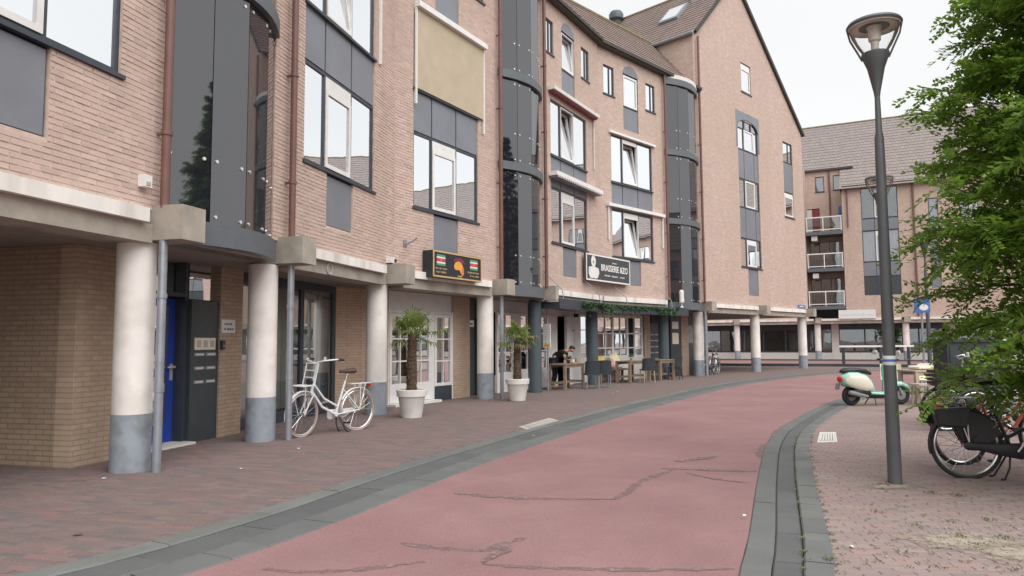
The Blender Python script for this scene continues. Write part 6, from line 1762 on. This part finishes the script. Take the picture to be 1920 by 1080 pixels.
skin_body('t_shirt', [[((-.03, 0, .92), (.145, .135)), ((.17, 0, 1.055), (.15, .128)), (chest, (.168, .135)), ((.43, 0, 1.175), .075)]] + [[(chest, (.168, .135)), ((.36, s * .175, 1.12), .078), ((.39, s * .225, 1.0), .064)] for s in (-1, 1)], M['tshirt'], ps)
skin_body('trousers', [[(pel, (.142, .13)), ((.0, s * .1, .86), .108), ((.05, s * .12, .48), .075), ((-.02, s * .12, .1), .058)] for s in (-1, 1)], M['jeans'], ps)
mb = MB(); mb.loft([(.5, 0, 1.26, .02, .02), (.53, 0, 1.255, .075, .06), (.59, 0, 1.265, .094, .062), (.65, 0, 1.25, .085, .05), (.69, 0, 1.235, .03, .02)], 14, pw=2); mb.build('hair', M['hair'], ps, smooth=True)
for s in (-1, 1):
    for f in range(4):
        mb = MB(); y = s * .145 + (f - 1.5) * .017
        mb.tube([Vector((.67, y, .8)), Vector((.71, y + (f - 1.5) * .002, .795)), Vector((.735 - abs(f - 1.4) * .006, y, .785))], [.009, .008, .006], 6); mb.build('finger', M['skin'], ps, smooth=True)
    mb = MB(); mb.tube([Vector((.64, s * .145 - s * .03, .8)), Vector((.67, s * .095, .795)), Vector((.69, s * .09, .787))], [.01, .009, .007], 6); mb.build('thumb', M['skin'], ps, smooth=True)
    mb = MB(); mb.lathe([(0, 0), (.008, .003), (0, .006)], 8, (.668, s * .032, 1.195)); mb.build('eye', M['ink'], ps)
    mb = MB(); mb.loft([(.575, s * .088, 1.2, .004, .01), (.585, s * .094, 1.2, .01, .026), (.6, s * .09, 1.2, .004, .012)], 8, pw=2); mb.build('ear', M['skin'], ps, smooth=True)

# ------------------------------------------------------------------ furniture by the scooter on the right
def stool_table(label, p, rz, L, W, h, top, group): return table(label, p, rz, L, W, h, top, group)
table('pale wooden terrace table just right of the near lamp post, loaded with light things', (9.15, 16.6), R(4), 1.35, .7, .74, 'lightwood', 'pale tables by the scooter')
table('pale wooden terrace table further right, half hidden by the tree', (10.75, 17.5), R(-6), 1.2, .7, .74, 'lightwood', 'pale tables by the scooter')
bl = thing('low_stool', 'low pale stool table standing in front of the right terrace table', 'stool', (8.95, 15.95, 0), R(3))
mb = MB(); mb.box(F0, 0, .72, -.2, .2, .42, .46); mb.build('seat', M['lightwood'], bl)
for x in (.06, .66):
    for y in (-.15, .15):
        mb = MB(); mb.tube([Vector((x, y, .42)), Vector((x * 1.03, y * 1.1, 0))], .022, 8); mb.build('leg', M['lightwood'], bl)
for i, (p, rz, lb) in enumerate((((9.35, 17.6), 250, 'cream chair behind the right terrace table, nearest the lamp post'), ((10.2, 17.4), 265, 'cream chair in the middle behind the right terrace tables'), ((11.3, 18.4), 270, 'cream chair furthest right behind the terrace tables'), ((10.35, 16.2), 95, 'white chair in front of the right terrace tables'))):
    chair(lb, p, R(rz), 'cream' if i < 3 else 'white', 'steel', 'light chairs on the right terrace')
for i, (p, lb) in enumerate((((9.55, 16.7), 'cream folded cushion on the near right terrace table'), ((9.95, 16.55), 'pale yellow cushion on the right end of the near right terrace table'))):
    t = thing('seat_cushion', lb, 'cushion', (*p, .745), rnd.uniform(0, 1), group='cushions piled on the right terrace table')
    mb = MB(); mb.loft([(-.22, 0, .05, .12, .02), (-.18, 0, .05, .19, .045), (.18, 0, .05, .19, .045), (.22, 0, .05, .12, .02)], 14, pw=4); mb.build('cover', M['cream' if i == 0 else 'paleyel'], t, smooth=True)
rlg = thing('railing', 'white topped street railing on dark posts across the far pavement', 'railing', (19.9, 41, 0))
mb = MB(); mb.box(F0, -1.1, 3.2, -.05, .05, 1.02, 1.12); mb.build('top_rail', M['white'], rlg)
for x in (-.85, 1.3, 2.9):
    mb = MB(); mb.tube([Vector((x, 0, 0)), Vector((x, 0, 1.02))], .09, 8); mb.build('post', M['frame'], rlg)
bsn = thing('traffic_sign', 'small blue and white sign on a pole seen through the tree', 'sign', (11.6, 20.1, 0))
mb = MB(); mb.tube([Vector((0, 0, 0)), Vector((0, 0, 2.65))], .03, 8); mb.build('pole', M['steel'], bsn)
mb = MB(); mb.box(F0, -.22, .22, .03, .05, 2.2, 2.6); sp_ = mb.build('plate', M['signblue'], bsn)
mb = MB(); mb.prism(F0, ell(.04, 2.35, .13, .09, 16), .05, .055); mb.build('symbol', M['paper'], sp_)

# ------------------------------------------------------------------ trees
def feathery_tree(name, label, x, y, H, rad, z0, seed, mt, nb, ls, lw, twigs, pairs, droop=.25, lift=.1, spread=.13):
    r_ = random.Random(seed)
    t = thing(name, label, 'tree', (x, y, 0))
    mb = MB(); mb.tube([Vector((0, 0, -.1)), Vector((.02, 0, H * .3)), Vector((-.03, .02, H * .65)), Vector((0, 0, H * .98))], [.13 * H / 8, .1 * H / 8, .05 * H / 8, .01], 10); mb.build('trunk', M['bark'], t, smooth=True)
    bm_ = MB(); lf = MB(); V = Vector
    for k in range(nb):
        f = (k + r_.random()) / nb; z = z0 + (H - z0) * f ** 1.05
        a = k * 2.39996 + r_.uniform(-.35, .35)
        L = rad(z) * r_.uniform(.68, 1.05)
        if L < .12: continue
        d = V((math.cos(a), math.sin(a), 0)); side = V((-d.y, d.x, 0))
        el = lift + r_.uniform(-spread, spread * 1.3)
        def bp(s): return V((0, 0, z)) + d * (L * s) + V((0, 0, L * (el * s - droop * s * s))) + side * (.08 * L * math.sin(s * 4 + k))
        bm_.tube([bp(s / 5) for s in range(6)], [.012 * (1 - s / 6) + .003 for s in range(6)], 5)
        for i in range(twigs):
            s = .18 + .82 * (i + r_.random() * .7) / twigs; p = bp(s); sg = 1 if i % 2 else -1
            tl = (.16 + .30 * (1 - abs(s - .45))) * min(1, L / 1.1) * r_.uniform(.7, 1.2)
            td = (d * r_.uniform(.35, .9) + side * sg * r_.uniform(.3, 1) + V((0, 0, r_.uniform(-.7, .5)))).normalized()
            tn = td.cross(V((0, 0, 1))).normalized(); tn.rotate(Matrix.Rotation(r_.uniform(-.8, .8), 3, td)); tu = tn.cross(td)
            for j in range(pairs):
                q = (j + .5) / pairs; c = p + td * tl * q - V((0, 0, .2 * tl * q * q))
                ll = ls * (1.1 - .5 * q) * r_.uniform(.6, 1.35)
                for sd in (-1, 1):
                    ld = (tn * sd + td * r_.uniform(.3, .9) + tu * r_.uniform(-.7, .6)).normalized(); lwv = ld.cross(tu); lwv = lwv.normalized() * lw * r_.uniform(.7, 1.3)
                    lf.face([c, c + ld * ll * .55 + lwv, c + ld * ll, c + ld * ll * .55 - lwv])
            lf.face([p, p + td * tl * .5 + tn * .004, p + td * tl, p + td * tl * .5 - tn * .004])
    bm_.build('branches', M['bark'], t)
    lf.build('crown', mt, t, kind='stuff')
    return t
feathery_tree('tree', 'bushy light green tree filling the right edge over the parked bicycles', 5.62, 6.75, 8.9, lambda z: (.95 if z < 1.45 else 1.72) if z < 2.9 else max(0, 1.5 * (1 - (z - 2.9) / 6.1) ** .85), .95, 11, M['leaf'], 335, .082, .019, 27, 11, droop=.3, lift=.25, spread=.5)
feathery_tree('conifer_tree', 'tall slender dark conifer by the square, mirrored in the middle glass tower', 14.7, 12.7, 11.6, lambda z: .12 + max(0, (11.6 - z)) * .22, 1.2, 21, M['conifer'], 150, .16, .03, 10, 6, droop=.1, lift=-.15)

# ------------------------------------------------------------------ sandy patch, weeds and litter on the right pavement
mb = MB()
def blob(cx, cy, rx, ry, n, jz, rough, rr):
    pts = []
    for i in range(n):
        a = 2 * PI * i / n; k = 1 + rough * (math.sin(a * 3 + rr) * .5 + math.sin(a * 7 + rr * 2) * .3 + rnd.uniform(-.35, .35)); pts.append(Vector((cx + rx * k * math.cos(a), cy + ry * k * math.sin(a), jz)))
    return pts
mb = MB()
def film(name, c, rx, ry, z, par=None):
    mb = MB(); mb.face([Vector((c[0] + rx * math.cos(2 * PI * i / 40), c[1] + ry * math.sin(2 * PI * i / 40), z)) for i in range(40)])
    o = mb.build(name, M['sand'], None); o['kind'] = 'structure'
film('sand_patch', G(1810, 1016), .62, .3, .0045); film('sand_patch', G(1672, 912), .4, .2, .0042); film('sand_patch', G(1925, 1040), .45, .3, .0052)
mb = MB()
for k in range(160):
    c = G(rnd.gauss(1810, 70), rnd.gauss(1015, 18)); p = Vector((*c, .006)); s = rnd.uniform(.004, .01); z = rnd.uniform(.006, .012)
    mb.lathe([(s, 0), (s * .8, z * .6), (0, z)], 6, p, jit=.3)
o = mb.build('pebbles', M['pebble'], None); o['kind'] = 'stuff'
mb = MB()
def tuft(x, y, n, h, w):
    for i in range(n):
        a = rnd.uniform(0, 6.28); p = Vector((x + rnd.gauss(0, w), y + rnd.gauss(0, w), 0)); d = Vector((math.cos(a), math.sin(a), 0)); s = Vector((-d.y, d.x, 0)) * .006
        t1 = p + d * h * rnd.uniform(.3, .9) + Vector((0, 0, h * rnd.uniform(.4, 1))); m_ = (p + t1) / 2 + Vector((0, 0, h * .2))
        mb.face([p, m_ + s, t1, m_ - s])
jl = offset(RIN, .38); ol = offset(RIN, .585)
for ln, n in ((jl, 46), (ol, 40)):
    L_ = [p for p in ln if 3.8 < p.y < 11]
    for k in range(n):
        p = rnd.choice(L_); tuft(p.x, p.y, rnd.randint(2, 9), rnd.uniform(.008, .026), .01)
for q in ((1672, 905), (1655, 910), (1700, 907), (1720, 985), (1780, 978), (1850, 975), (1880, 1010), (1790, 1005), (1700, 1040), (1750, 1062), (1900, 1070), (1640, 1000), (1600, 1030), (1555, 1050), (1690, 950), (1800, 930), (1745, 925), (1640, 960), (912, 748), (922, 749), (1815, 1020), (1840, 1022)):
    c = G(*q); tuft(c[0], c[1], rnd.randint(10, 24), rnd.uniform(.012, .035), .035)
for k in range(120):
    c = G(rnd.uniform(1560, 1960), rnd.uniform(880, 1080)); tuft(c[0], c[1], rnd.randint(2, 6), rnd.uniform(.008, .02), .012)
o = mb.build('weeds', M['weed'], None); o['kind'] = 'stuff'
mb = MB()
for q in ((1597, 1027), (195, 898), (452, 880), (1000, 815), (560, 842), (1245, 755), (1157, 735), (1150, 737), (1160, 733), (1395, 968)):
    c = G(*q); s = .013; z = .006
    if 790 < q[0] < 810 or 1240 < q[0] < 1250 or q[0] == 1000: z = -.018
    mb.hexa([Vector((c[0] + dx * s * rnd.uniform(.7, 1.3), c[1] + dy * s * rnd.uniform(.7, 1.3), z + dz)) for dz in (0, .008) for dx, dy in ((-1, -1), (1, -1), (1, 1), (-1, 1))])
o = mb.build('litter', M['paper'], None); o['kind'] = 'stuff'
mb = MB(); c = G(145, 1004); p = Vector((*c, .003)); mb.face([p + Vector((-.05, 0, .002)), p + Vector((0, -.02, .004)), p + Vector((.045, .005, .002)), p + Vector((.01, .025, .012))]); o = mb.build('fallen_leaf', M['bark'], None); tag(o, 'single dark fallen leaf lying on the near left pavement', 'leaf')
